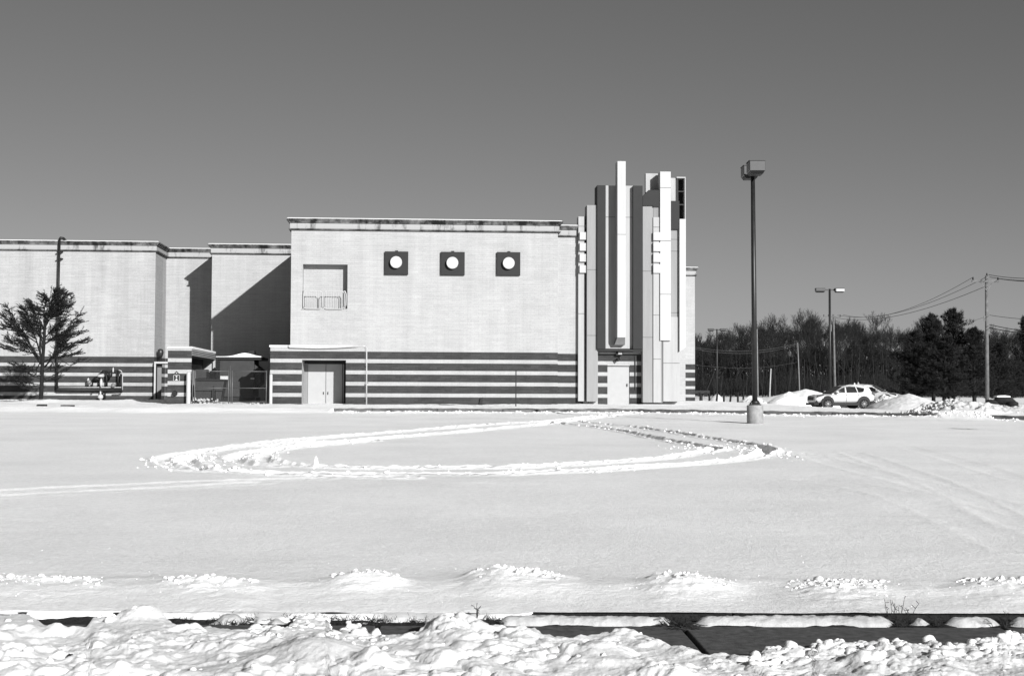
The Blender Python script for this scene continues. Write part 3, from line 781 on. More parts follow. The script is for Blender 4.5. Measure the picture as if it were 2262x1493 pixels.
# ---- dark bands of the base, each a course of its own, 6 mm proud
def bands(x0, x1, d, holes=(), zmin=Z0, n=5, side=None, first=0):
    for k in range(first, n):
        zt = zb0 - BAND * k; zb_ = zt - DARK if k < 4 else zmin
        segs = [(x0, x1)]
        for (a, b, z1) in holes:
            if zb_ < z1 - .05:
                ns = []
                for s in segs:
                    if b <= s[0] or a >= s[1]: ns.append(s); continue
                    if a > s[0]: ns.append((s[0], a))
                    if b < s[1]: ns.append((b, s[1]))
                segs = ns
        for s in segs:
            MB().box(s[0], s[1], d - .008, d + .02, zb_, zt).build('dark_band', M['band'], bld)
bands(xP1, xS + .008, 0)
bands(xS + .03, xA + .3, SBD)
bands(bx(1321, SBD), bx(1421, SBD), SBD, [(ad0, ad1, adz)])
bands(bx(1490, FAR), xr + .008, FAR)
bands(xll, x1l, W1L)
bands(x1r + .02, x2, W1R)
# bands round the angled bay
t = Vector((x1r - x1l, W1R - W1L)).normalized(); nrm = Vector((t.y, -t.x)) * .008
for k in range(5):
    zt = zb0 - BAND * k; zb_ = zt - DARK if k < 4 else Z0
    mb = MB(); a = Vector((x1l, W1L)) + nrm; b = Vector((x1r, W1R)) + nrm; c = b - nrm * 3; e = a - nrm * 3
    mb.v = [(p.x, p.y, z) for z in (zb_, zt) for p in (a, b, c, e)]; mb.f = [(0, 3, 2, 1), (4, 5, 6, 7), (0, 1, 5, 4), (1, 2, 6, 5), (2, 3, 7, 6), (3, 0, 4, 7)]
    mb.build('dark_band', M['band'], bld)

# ---- projecting service porch with recessed double door
zc = bz(767, 700, -.25)
wall_sheet('porch_wall', xP0, xP1, Z0, zc, -.25, M['wall'], [(dx0, dx1, Z0, dz1, 1.65)])
mb = MB(); mb.quad((xP0, -.25, Z0), (xP0, -.25, zc), (xP0, 3, zc), (xP0, 3, Z0)); mb.quad((xP1, -.25, Z0), (xP1, -.001, Z0), (xP1, -.001, zc), (xP1, -.25, zc))
mb.quad((xP0, -.25, zc), (xP1, -.25, zc), (xP1, 3, zc), (xP0, 3, zc)).build('porch_wall', M['wall'], bld)
bands(xP0, xP1, -.25, [(dx0, dx1, dz1)])
mb = MB(); z = zc
mb.prism_x([(-.33, z + .002), (-.33, z + .05), (-.28, z + .10), (0.1, z + .12), (0.4, z + .002)], xP0 - .05, xP1 - .4).build('porch_snow', M['roofsnow'], bld)
MB().box(dx0, bx(681, 1.4), 1.39, 1.45, Z0, bz(803, 700, 1.4)).build('door_side_panel', M['grey'], bld)
MB().box(dx0, dx1, 1.4, 1.46, bz(803, 700, 1.4), dz1 + .1).build('door_header', M['charcoal'], bld)
d1, d2, d3 = bx(681.5, 1.4), bx(721, 1.4), bx(757, 1.4)
zd = bz(804, 700, 1.4)
def door_leaf(parent, x0, x1, d, z0, z1, m, hx, name='door_leaf'):
    o = MB().box(x0, x1, d - .05, d, z0, z1).build(name, m, parent, bevel=.008)
    MB().box(hx - .02, hx + .02, d - .10, d - .045, z0 + 1.0, z0 + 1.14).build('handle', M['soot'], o); return o
door_leaf(bld, d1, d2 - .012, 1.44, Z0, zd, M['door'], d2 - .12); door_leaf(bld, d2 + .012, d3, 1.44, Z0, zd, M['door'], d2 + .12)
MB().box(dx0, dx1, 1.46, 1.5, Z0, dz1 + .1).build('door_backing', M['charcoal'], bld)
MB().box(d3 + .03, d3 + .10, 1.33, 1.44, Z0, zd).build('door_jamb', M['pale'], bld)
MB().box(d3 + .10, dx1, 1.35, 1.46, Z0, zd).build('door_jamb', M['charcoal'], bld)  # dark colour stands in for the shadow at the right reveal
# white pipe that sags along the coping and turns down at the porch corner
yy = -.36
pts = [B(636, 763, yy), B(640, 767, yy), B(700, 769, yy), B(745, 767.5, yy), B(785, 765, yy), B(800, 763.5, yy), B(806, 764, yy), B(809.5, 768, yy), B(809.5, 893, yy)]
MB().tube([(p[0], yy, p[1]) for p in pts], .042, 8).build('white_pipe', M['pipe_white'], bld, smooth=True)
for q in (0.3, 0.62, 0.9):
    z = pts[-1][1] * q + pts[-2][1] * (1 - q); MB().box(pts[-1][0] - .07, pts[-1][0] + .07, yy - .02, -.24, z - .02, z + .02).build('pipe_bracket', M['steel'], bld)

# ---- round lights on dark square plates
for cx, cy, a, b, c, e in ((875, 579, 848.5, 901, 555.5, 606.5), (999.5, 580.5, 972.5, 1026, 556.5, 607.5), (1124, 581, 1096.5, 1149, 557, 608.5)):
    pl = MB().box(bx(a, -.17) + .02, bx(b, -.17), -.17, -.002, bz(e, cx, -.17), bz(c, cx, -.17)).build('light_plate', M['charcoal'], bld, bevel=.01)
    x, z = B(cx, cy, -.40)
    MB().disc_y(x, z, .315, -.40, -.172, 36).build('round_light', M['bright'], pl)
    MB().box(x - .06, x + .10, -.15, -.05, bz(c, cx, -.17) + .001, bz(c, cx, -.17) + .05).build('plate_bracket', M['soot'], pl)
# small dark slant-topped block low on the wall
x, z = B(1062, 884, 0); MB().prism([(x - .10, z - .22), (x + .09, z - .22), (x + .10, z + .17), (x - .02, z + .12)], -.12, -.009).build('wall_block', M['soot'], bld)
# faint weather spots on the porch band
# ---- balcony rails in front of the niche
def rail(xa, xb, za, zb_, y, n):
    r = .16; pts = []
    for cx, cz, a0 in ((xa + r, zb_ - r, 180), (xb - r, zb_ - r, 90), (xb - r, za + r, 0), (xa + r, za + r, -90)):
        for k in range(5):
            an = R(a0 - k * 22.5); pts.append((cx + r * math.cos(an), y, cz + r * math.sin(an)))
    pts.append(pts[0])
    f = MB().tube(pts, .024, 6, cap=False).build('railing', M['pipe_white'], bld, smooth=True)
    for k in range(n):
        x = xa + .14 + (xb - xa - .28) * k / (n - 1)
        MB().tube([(x, y, za), (x, y, zb_)], .013, 5).build('baluster', M['pipe_white'], f)
    return f
za, zb_ = bz(682, 700, -.1), bz(643, 700, -.1)
rail(bx(670, -.1), bx(712, -.1), za, zb_, -.10, 9)
f = rail(bx(715, -.1), bx(760, -.1), za, zb_, -.10, 10)
# the return of the right-hand rail to the wall
x = bx(761, -.05)
MB().tube([(x - .06, -.10, zb_ + .01), (x + .02, -.10, zb_), (x + .07, -.06, zb_ - .14), (x + .07, -.06, za + .2), (x + .02, -.08, za + .06), (x - .06, -.10, za + .02)], .034, 6).build('railing', M['pipe_white'], bld, smooth=True)
MB().tube([(niche[0] + .03, -.05, za), (niche[0] + .03, -.05, zb_ + .02)], .02, 6).build('railing_post', M['steel'], bld)

# ---- pylon of stepped fins
def fin(px0, px1, pyt, pyb, d, m, back=SBD + .5, name='fin', seams=(), low=None):
    x0, x1 = bx(px0, d), bx(px1, d); zt = bz(pyt, (px0 + px1) / 2, d); z0 = bz(pyb, (px0 + px1) / 2, d)
    o = MB().box(x0, x1, d, min(back, SBD + .5) if back > SBD else back, z0, zt).build(name, m, bld)
    for s in seams:
        z = bz(s, (px0 + px1) / 2, d); MB().box(x0 + .002, x1 - .002, d - .004, d + .004, z - .014, z + .014).build('panel_joint', M['joint'] if m is not M['charcoal'] else M['soot'], o)
    return o
BK = SBD - .003
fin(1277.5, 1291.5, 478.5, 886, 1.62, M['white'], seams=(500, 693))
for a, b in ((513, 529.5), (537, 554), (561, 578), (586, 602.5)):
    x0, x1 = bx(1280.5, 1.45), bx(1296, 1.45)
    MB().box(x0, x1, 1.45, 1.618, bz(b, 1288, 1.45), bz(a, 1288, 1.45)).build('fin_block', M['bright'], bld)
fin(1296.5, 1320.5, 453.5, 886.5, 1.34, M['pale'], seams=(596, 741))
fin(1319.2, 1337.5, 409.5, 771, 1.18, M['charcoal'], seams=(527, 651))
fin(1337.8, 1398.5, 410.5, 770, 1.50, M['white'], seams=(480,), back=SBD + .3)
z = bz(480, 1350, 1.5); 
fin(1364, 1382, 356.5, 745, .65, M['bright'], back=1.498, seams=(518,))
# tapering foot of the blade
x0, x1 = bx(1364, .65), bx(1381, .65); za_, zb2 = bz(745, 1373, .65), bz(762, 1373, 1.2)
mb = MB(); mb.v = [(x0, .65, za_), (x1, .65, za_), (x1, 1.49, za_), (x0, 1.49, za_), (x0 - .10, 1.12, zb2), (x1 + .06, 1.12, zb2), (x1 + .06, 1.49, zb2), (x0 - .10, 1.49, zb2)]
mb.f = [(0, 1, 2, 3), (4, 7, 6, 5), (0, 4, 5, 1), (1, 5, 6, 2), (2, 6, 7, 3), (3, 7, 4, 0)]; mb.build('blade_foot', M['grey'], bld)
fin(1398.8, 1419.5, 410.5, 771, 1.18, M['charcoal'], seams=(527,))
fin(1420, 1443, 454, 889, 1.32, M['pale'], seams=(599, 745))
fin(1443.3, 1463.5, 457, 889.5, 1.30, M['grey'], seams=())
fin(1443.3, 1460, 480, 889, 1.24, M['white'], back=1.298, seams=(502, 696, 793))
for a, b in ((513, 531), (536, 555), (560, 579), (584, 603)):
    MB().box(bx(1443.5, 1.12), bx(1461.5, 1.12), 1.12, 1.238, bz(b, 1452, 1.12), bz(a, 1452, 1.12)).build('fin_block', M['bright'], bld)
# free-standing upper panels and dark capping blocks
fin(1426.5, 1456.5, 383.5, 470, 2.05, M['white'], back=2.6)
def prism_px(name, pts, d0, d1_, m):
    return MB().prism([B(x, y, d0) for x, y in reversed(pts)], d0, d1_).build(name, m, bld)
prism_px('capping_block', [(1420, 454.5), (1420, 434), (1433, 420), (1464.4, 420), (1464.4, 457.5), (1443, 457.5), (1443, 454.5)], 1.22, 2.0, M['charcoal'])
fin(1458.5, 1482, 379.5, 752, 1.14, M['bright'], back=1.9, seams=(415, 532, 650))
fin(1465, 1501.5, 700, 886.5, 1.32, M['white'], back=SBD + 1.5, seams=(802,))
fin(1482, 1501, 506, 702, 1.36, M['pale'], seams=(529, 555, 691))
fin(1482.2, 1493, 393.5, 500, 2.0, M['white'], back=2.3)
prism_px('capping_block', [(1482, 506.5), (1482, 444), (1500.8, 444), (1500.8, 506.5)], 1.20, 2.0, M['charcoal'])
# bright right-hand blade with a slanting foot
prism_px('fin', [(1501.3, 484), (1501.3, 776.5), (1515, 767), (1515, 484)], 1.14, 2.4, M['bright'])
# open back of the topmost box: posts, rails, lining
x0, x1 = bx(1495, 1.9), bx(1515, 1.9); zt, z0 = bz(391, 1505, 1.9), bz(484, 1505, 1.9)
MB().box(x0, x1, 1.9, 2.6, zt - .07, zt).build('sign_box_top', M['white'], bld)
MB().box(x1 - .05, x1, 1.9, 2.6, z0, zt - .073).build('sign_box_side', M['white'], bld)
MB().box(x0 + .21, x1 - .053, 2.5, 2.6, z0, zt - .073).build('sign_box_lining', M['charcoal'], bld)
MB().box(x0, x0 + .09, 1.9, 2.0, z0, zt - .073).build('sign_box_post', M['soot'], bld)
MB().box(x0 + .09, x0 + .21, 2.5, 2.55, z0, zt - .33).build('sign_box_panel', M['white'], bld)
for q in (423, 452):
    z = bz(q, 1505, 1.9); MB().box(x0 + .1, x1 - .053, 1.95, 2.0, z - .03, z + .03).build('sign_box_rail', M['soot'], bld)
# alcove under the pylon: soffit, door, lamps
sx0, sx1 = bx(1320, 1.30), bx(1419.5, 1.30); zs = bz(771.4, 1370, 1.30)
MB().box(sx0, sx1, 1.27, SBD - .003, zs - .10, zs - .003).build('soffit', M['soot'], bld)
MB().box(ad0 + .005, ad1 - .005, SBD + .06, SBD + .11, Z0, adz - .05).build('entrance_door', M['door'], bld, bevel=.006)
MB().box(ad0 - .0, ad1 + .0, SBD + .121, SBD + .13, Z0, adz).build('door_backing', M['charcoal'], bld)
MB().box(ad1 - .16, ad1 - .12, SBD - .01, SBD + .058, 2.05, 2.2).build('door_handle', M['soot'], bld)
x, z = B(1368, 780, 1.6)
lb = MB().box(x - .16, x + .17, 1.62, SBD - .01, z - .12, z + .13).build('lamp_box', M['soot'], bld)
MB().box(x - .06, x + .15, 1.57, 1.618, z - .06, z + .06).build('lamp_face', M['bright'], lb)
x, z = B(1367, 793, 1.6)
fl = MB().tube([(x - .10, 1.55, z - .06), (x + .02, 1.62, z + .03)], [.10, .07], 10).build('floodlight', M['soot'], bld, smooth=True)
MB().tube([(x + .06, 1.62, z + .02), (x + .12, SBD - .01, z + .08)], .03, 8).build('floodlight_arm', M['steel'], fl)
x = bx(1415.5, SBD - .03)
MB().box(x - .35, x - .29, SBD - .06, SBD - .009, 1.9, zb0 - .1).build('conduit', M['soot'], bld)
# white ledge over the door band
MB().box(bx(1324, 1.8), bx(1400, 1.8), 1.78, SBD - .009, zb0 + .01, zb0 + .08).build('ledge', M['white'], bld)

# ---- striped enclosure running back towards the wing
ENC = 8.8
e0, e1 = bx(372, -.1), bx(424.5, -.1); ze = bz(770, 398, -.1)
wall_sheet('enclosure_wall', e0, e1, Z0, ze, -.10, M['wall'])
bands(e0, e1, -.10)
MB().quad((e0, -.1, Z0), (e0, -.1, ze), (e0, ENC, ze), (e0, ENC, Z0)).build('enclosure_wall', M['wall'], bld)
zl = bz(786, 424, 0)
MB().box(e1 - .25, e1, -.097, ENC, zl, ze).build('enclosure_beam', M['wing'], bld)
for k in range(4):
    MB().box(e1 - .002, e1 + .012, 0, ENC - .02, ze - .13 - k * .085, ze - .10 - k * .085).build('beam_groove', M['charcoal'], bld)
MB().box(e1 - .9, e1 - .8, 0, ENC, Z0, zl - .33).build('enclosure_inner_wall', M['wing'], bld)
MB().box(e1 - .8, e1 - .02, 0, ENC, zl - .02, zl - .003).build('enclosure_soffit', M['soot'], bld)
MB().box(e1 - .78, e1 - .72, .2, ENC, zl - .33, zl - .02).build('slot_shade', M['soot'], bld)  # dark strip put in for the deep shade under the beam
mb = MB(); mb.prism_x([(-.18, ze + .002), (-.18, ze + .05), (0, ze + .12), (ENC - .1, ze + .10), (ENC, ze + .002)], e0 - .02, e1 + .03).build('enclosure_snow', M['roofsnow'], bld)
MB().box(bx(472, ENC), bx(477, ENC), ENC - .1, ENC + .1, Z0, ze - .3).build('enclosure_post', M['white'], bld)
MB().box(e0, bx(477, ENC) - .02, ENC + .12, ENC + .2, Z0, ze - .2).build('enclosure_wall', M['wing'], bld)
# ---- personnel door in the angled bay, with white frame
a = Vector((x1l, W1L)); ang = math.atan2(W1R - W1L, x1r - x1l)
dd = W1L - .4
fx0, fx1 = bx(342, dd), bx(372, dd); zt = bz(803, 345, dd)
MB().box(fx0, fx0 + .10, dd, dd + .16, Z0, zt).build('door_frame', M['pipe_white'], bld)
MB().box(fx0, fx1, dd, dd + .16, zt + .002, zt + .12).build('door_frame', M['pipe_white'], bld)
MB().box(fx0 + .102, bx(349, dd + .3), dd + .02, dd + .3, Z0, zt - .003).build('door_jamb', M['charcoal'], bld)
door_leaf(bld, bx(345.5, dd + .3), bx(358, dd + .3), dd + .40, Z0, zt - .22, M['door_grey'], bx(356, dd + .3))
MB().box(bx(345.5, dd + .3), bx(359, dd + .3), dd + .33, dd + .42, zt - .22, zt - .003).build('door_header', M['soot'], bld)
# dark globe lamp on the bay
x, z = B(355, 782, W1L + .6)
gl = MB().lathe([(.02, -.26), (.10, -.22), (.16, -.08), (.20, .10), (.17, .26), (.06, .33)], 14).build('bay_lamp', M['head'], bld, smooth=True); gl.location = (x, W1L + .5, z)
MB().tube([(0, 0, -.25), (0, .02, -.55)], [.09, .04], 8).build('lamp_arm', M['soot'], gl)

# ---- things fixed beside / in front of the building (own objects)
def bp(px, py, d):
    x, z = B(px, py, d); p = BO + BX * x + BY * d; return Vector((p.x, p.y, z))
def bground(px, d):
    x = bx(px, d, 885); p = BO + BX * x + BY * d; return Vector((p.x, p.y, vz(p.x, p.y)))
# hexagon-topped symbol sign on the enclosure wall
p = bp(390, 835, -.115)
sg = empty('wall_sign', p, PHI, 'small black sign with white hourglass symbol on the striped enclosure wall', 'sign')
MB().box(-.17, .17, -.02, 0, -.17, .17).build('plate', M['signblack'], sg, bevel=.03)
s = MB(); w = .013
for a, b in (((-.16, -.15), (-.16, .13)), ((.16, -.15), (.16, .13)), ((-.13, .16), (.13, .16)), ((-.16, .13), (-.13, .16)), ((.16, .13), (.13, .16)), ((-.16, -.15), (.16, -.15))):
    s.tube([(a[0], -.022, a[1]), (b[0], -.022, b[1])], w, 4)
s.build('border', M['signwhite'], sg)
MB().prism([(-.055, .12), (0, .0), (.055, .12)], -.024, -.021).prism([(-.07, -.12), (.07, -.12), (0, -.0)], -.0245, -.021).build('hourglass_symbol', M['signwhite'], sg)
tr = MB().prism([(-.15, .22), (.15, .22), (.0, .38)], -.02, 0).build('triangle_plate', M['signblack'], sg)
MB().prism([(-.05, .245), (.05, .245), (.0, .30)], -.024, -.021).build('triangle_symbol', M['signwhite'], tr)
# round wall inlet
p = bp(386, 869, -.12)
wi = empty('hose_inlet', p, PHI, 'dark rounded hose inlet low on the striped enclosure wall', 'hose inlet')
MB().disc_y(0, 0, .12, -.14, 0, 16, .15).build('cap', M['soot'], wi); MB().disc_y(-.05, -.04, .07, -.2, -.142, 12).build('outlet', M['soot'], wi)

# bollards
def bollard(px, d, h, w_, label):
    p = bground(px, d); b = empty('bollard', p - Vector((0, 0, .1)), PHI, label, 'bollard', 'white bollards beside the chain-link gate')
    MB().lathe([(w_, 0), (w_, h), (w_ * .8, h + .05), (w_ * .3, h + .08)], 16).build('post', M['pipe_white'], b, smooth=False)
    MB().lathe([(w_ + .012, .02), (w_ + .012, .10)], 16).build('base_ring', M['soot'], b)
bollard(416, -.5, 1.72, .115, 'thick white steel bollard left of the chain-link gate, before the striped enclosure')
bollard(598, -.5, 1.62, .085, 'slim white steel bollard right of the chain-link gate, against the porch corner')
# chain-link gate
g0 = bground(425, -.3); gt = empty('chain_link_gate', g0, PHI, 'double chain-link gate on thin galvanised posts in front of the trash compactor', 'gate')
def gx_(px): return bx(px, -.3, 860) - bx(425, -.3, 860)
zt = bz(820, 500, -.3) - g0.z; zm = bz(857, 500, -.3) - g0.z
for px, e in ((425, .05), (429.5, .05), (504.5, .05), (508.5, .30), (512.5, .05), (588, .05), (595, .0)):
    MB().tube([(gx_(px), 0, -.15), (gx_(px), 0, zt + e)], .030 if px not in (508.5, 595) else .018, 8).build('post', M['steel'], gt, smooth=True)
for a, b in ((430, 504), (513, 588)):
    for z in (zt, zm, .12):
        MB().tube([(gx_(a), 0, z), (gx_(b), 0, z)], .020, 6).build('rail', M['steel'], gt, smooth=True)
    mesh = MB(); xa, xb = gx_(a), gx_(b); n = 22; s_ = .085
    L = xb - xa; H = zt - .12; k = -H
    while k < L:
        for sgn in (1, -1):
            u0 = max(k, 0); u1 = min(k + H, L)
            if u1 > u0:
                v0 = u0 - k; v1 = u1 - k
                za_, zb3 = (.12 + v0, .12 + v1) if sgn > 0 else (zt - v0, zt - v1)
                mesh.tube([(xa + u0, 0, za_), (xa + u1, 0, zb3)], .0016, 3, cap=False)
        k += s_
    mesh.build('chain_link_mesh', M['steel'], gt)
# trash compactor
c0 = bground(484, 4.5); cp = empty('trash_compactor', c0 - Vector((0, 0, .1)), PHI, 'big dark steel trash compactor with snow on its domed lid, behind the chain-link gate', 'compactor')
cw = bx(560, 4.5) - bx(484, 4.5); zt = bz(795, 520, 4.5) - c0.z + .1
MB().box(0, cw, 0, 2.6, .42, zt).build('body', M['bin'], cp, bevel=.03)
MB().prism([(cw + .002, .9), (cw + .35, 1.2), (cw + .35, zt - .5), (cw + .002, zt - .25)], .3, 2.4).build('chute', M['bin'], cp)
MB().box(.0, cw + .1, .05, 2.5, .12, .40).build('skid', M['soot'], cp)
MB().box(-.22, cw + .5, -.12, 2.8, zt + .003, zt + .16).build('lid_rim', M['soot'], cp)
sn = MB(); pr = [(-.2, zt + .165)]
for k in range(17):
    u = k / 16; pr.append((-.2 + (cw + .68) * u, zt + .165 + .03 + .20 * math.exp(-((u - .62) / .22) ** 2)))
pr.append((cw + .48, zt + .165)); sn.prism(list(reversed(pr)), -.1, 2.75).build('lid_snow', M['roofsnow'], cp)
MB().box(cw * .78, cw * .78 + .35, 1.0, 1.4, zt + .3, zt + .55).build('exhaust_cowl', M['soot'], cp)
x = bx(484.5, 4.4) - bx(484, 4.5)
MB().box(.05, .52, -.02, -.003, bz(838, 490, 4.5) - c0.z + .1, bz(830.5, 490, 4.5) - c0.z + .1).build('notice', M['signwhite'], cp)
MB().box(cw - .18, cw + .03, -.03, -.003, bz(837.5, 560, 4.5) - c0.z + .1, bz(834.5, 560, 4.5) - c0.z + .1).build('notice', M['signwhite'], cp)
for k in range(1, 4): MB().box(cw * k / 4 - .02, cw * k / 4 + .02, -.012, -.003, .5, zt - .3).build('rib', M['bin'], cp)
MB().box(.0, cw, -.06, -.004, .95, 1.02).build('rib', M['bin'], cp)
# pale corner post of the compactor bay
# wheeled dumpster beside it
c1 = bground(432, 2.5); dm = empty('dumpster', c1 - Vector((0, 0, .05)), PHI, 'low dark dumpster with snow on its lid behind the left leaf of the gate', 'dumpster')
MB().prism([(0, .2), (1.35, .2), (1.55, 1.25), (-.05, 1.25)][::1], 0, 1.2).build('body', M['bin'], dm, bevel=.02)
MB().prism([(-.08, 1.26), (1.58, 1.26), (1.5, 1.36), (-.05, 1.42)], -.05, 1.25).build('lid', M['soot'], dm)
MB().box(-.02, .55, .1, 1.1, 1.425, 1.9).build('stacked_carton', M['bin'], dm)
for x in (.2, 1.2):
    MB().disc_y(x, .1, .1, .05, .12, 12).build('wheel', M['rubber'], dm)
items = []
p = bground(448, 1.2)
for _ in range(60): items.append((random.gauss(p.x, .4), random.gauss(p.y, .25), p.z + random.uniform(0, .25), random.uniform(.03, .09)))
for _ in range(40):
    q = bground(random.uniform(432, 600), random.uniform(-.2, 1.0)); items.append((q.x, q.y, q.z, random.uniform(.02, .06)))
clods('snow_clods', items, M['pile'])

# gas riser and meter set on the left wing
def mp(px, py, d=W1L - .35):
    x, z = B(px, py, d); return (x, d, z)
gs = empty('gas_meter_set', BO, PHI, 'tangle of gas pipes and regulators at the left wing with tall riser over its roof', 'gas meter')
top = mp(131.5, 529); MB().tube([mp(125.5, 858), mp(126, 800), mp(128.5, 660), top], .075, 8).build('riser', M['pipe_dark'], gs, smooth=True)
MB().tube([(top[0], top[1], top[2] - .02), (top[0] + .06, top[1], top[2] + .09), (top[0] + .22, top[1] + .05, top[2] + .07), (top[0] + .3, top[1] + .3, top[2] - .05)], .085, 8).build('riser_bend', M['pipe_dark'], gs, smooth=True)
for q in (556, 571, 700):
    x, _, z = mp(131, q); MB().box(x - .16, x + .16, W1L - .42, W1L - .01, z - .03, z + .03).build('pipe_clamp', M['pipe_dark'], gs)
MB().tube([mp(124.5, 859), mp(128, 861), mp(268, 861)], .10, 8).build('header_pipe', M['pipe_dark'], gs, smooth=True)
MB().tube([mp(130, 855.5, W1L - .5), mp(268, 855.5, W1L - .5)], .028, 6).build('upper_line', M['pipe_white'], gs, smooth=True)
for px, a, b in ((235.5, 819, 853), (261, 819, 853), (267.5, 826, 868)):
    MB().tube([mp(px, b), mp(px, a)], .07, 8).build('drop_pipe', M['pipe_dark'], gs, smooth=True)
MB().tube([mp(222, 823), mp(228, 819), mp(262, 819)], .05, 8).build('cross_pipe', M['pipe_dark'], gs, smooth=True)
MB().tube([mp(262, 817), mp(268, 819), mp(270.5, 826), mp(270.5, 861)], .03, 8).build('vent_line', M['pipe_white'], gs, smooth=True)
MB().tube([mp(268, 863), mp(266, 868), mp(250, 868)], .05, 8).build('return_bend', M['pipe_grey'], gs, smooth=True)
def body(name, px, py, rx, rz, m, d=W1L - .6):
    x, y, z = mp(px, py, d); o = MB().lathe([(rx * .3, -rz), (rx * .9, -rz * .55), (rx, 0), (rx * .85, rz * .5), (rx * .35, rz)], 14).build(name, m, gs, smooth=True); o.location = (x, y, z); return o
body('regulator', 222.5, 830, .23, .10, M['pipe_white']); body('regulator', 250, 851, .14, .14, M['pipe_grey']); body('regulator', 197, 844, .12, .16, M['pipe_grey'])
body('filter_body', 215, 836, .27, .14, M['pipe_dark'], W1L - .3); body('filter_body', 243.5, 827, .14, .20, M['pipe_dark']); body('valve', 222, 876, .17, .16, M['pipe_white'], W1L - .8)
body('valve', 223.5, 845, .09, .26, M['pipe_white'], W1L - .75); body('valve', 250, 817, .05, .16, M['pipe_white']); body('valve', 195, 839, .07, .12, M['pipe_white'])
body('valve', 222.5, 887, .08, .16, M['pipe_white'], W1L - .9)
for px, a, b in ((204, 845, 868), (219, 840, 853), (226, 862, 872), (232, 866, 881), (205, 862, 867)):
    MB().tube([mp(px, a), mp(px, b)], .05, 6).build('stub_pipe', M['pipe_dark'], gs, smooth=True)
MB().tube([mp(224, 818), mp(219, 825), mp(221, 828)], .035, 6).build('sensing_line', M['pipe_grey'], gs, smooth=True)
MB().tube([mp(222, 858), mp(222, 888)], .05, 8).build('inlet_pipe', M['pipe_white'], gs, smooth=True)

# thin dark marker post in front of the wall
p = onlot(1139, 897); p = Vector(((1140 - 1131) / FPX * 72, 72.0, 0)); p.z = vz(p.x, p.y)
mk = empty('marker_post', p, 0, 'single thin black post standing in the snow before the striped wall', 'post')
h = atY(1139, 818, 72.0).z - p.z
MB().box(-.028, .028, -.02, .02, -.1, h).build('stake', M['soot'], mk); MB().box(-.034, .034, -.024, .024, h, h + .03).build('cap', M['soot'], mk)

# ================================================================== LAMP POSTS
def lamp_head(parent, x, y, z, w, dpt, h, face_y=-1, lens=None):
    """tapered housing; the light looks down; visor, top plate and lens are pieces of it"""
    hd = MB()
    t = .86
    hd.v = [(x - w / 2, y - dpt / 2, z + .10), (x + w / 2, y - dpt / 2, z + .10), (x + w / 2, y + dpt / 2, z + .10), (x - w / 2, y + dpt / 2, z + .10),
            (x - w / 2, y - dpt / 2, z + h), (x + w / 2, y - dpt / 2, z + h), (x + w / 2, y + dpt / 2, z + h), (x - w / 2, y + dpt / 2, z + h)]
    hd.f = [(0, 3, 2, 1), (4, 5, 6, 7), (0, 1, 5, 4), (1, 2, 6, 5), (2, 3, 7, 6), (3, 0, 4, 7)]
    o = hd.build('lamp_head', M['head'], parent, bevel=.015)
    MB().box(x - w / 2 - .015, x + w / 2 + .015, y - dpt / 2 - .015, y + dpt / 2 + .015, z + h + .002, z + h + .03).build('top_plate', M['pole'], o)
    i = MB(); c = .08
    i.v = [(x - w / 2 + c, y - dpt / 2 + c, z), (x + w / 2 - c, y - dpt / 2 + c, z), (x + w / 2 - c, y + dpt / 2 - c, z), (x - w / 2 + c, y + dpt / 2 - c, z),
           (x - w / 2 + .02, y - dpt / 2 + .02, z + .098), (x + w / 2 - .02, y - dpt / 2 + .02, z + .098), (x + w / 2 - .02, y + dpt / 2 - .02, z + .098), (x - w / 2 + .02, y + dpt / 2 - .02, z + .098)]
    i.f = [(0, 3, 2, 1), (0, 1, 5, 4), (1, 2, 6, 5), (2, 3, 7, 6), (3, 0, 4, 7)]
    i.build('lens', M['soot'], o)
    return o
pb = onlot(1668, 935)
l1 = empty('parking_lot_lamp', pb, 0, 'tall dark twin-headed lamp post on a round concrete base, nearest the camera', 'street lamp', 'car park lamp posts')
sc1 = pb.y / FPX
prof = [(18.0 * sc1, -.3), (18.0 * sc1, .62), (17.2 * sc1, .66)]
MB().lathe(prof, 40).build('concrete_base', M['concrete'], l1, smooth=False)
for p_ in l1.children[0].data.polygons: p_.use_smooth = len(p_.vertices) == 4
MB().box(-.20, .20, -.20, .20, .662, .70).build('base_plate', M['pole'], l1, bevel=.01)
MB().lathe([(.17, .70), (.15, .80), (.105, .84)], 20).build('base_cover', M['pole'], l1, smooth=True)
ztop = atY(1663, 372, pb.y).z - pb.z
MB().lathe([(.098, .80), (.092, ztop * .5), (.075, ztop)], 20).build('pole', M['pole'], l1, smooth=True)
zh = atY(1668, 378, pb.y - .75).z - pb.z
lamp_head(l1, -.02, -.78, zh - .15, .56, .72, .46); lamp_head(l1, .03, .80, zh - .07, .56, .72, .46); l1.rotation_euler = (0, -.006, 0)
MB().box(-.05, .07, -.42, .44, zh + .02, zh + .12).build('arm', M['pole'], l1)
for s in (-.15, .15):
    for q in (-.15, .15): MB().lathe([(.018, .70), (.018, .76)], 6, s, q).build('bolt', M['steel'], l1)
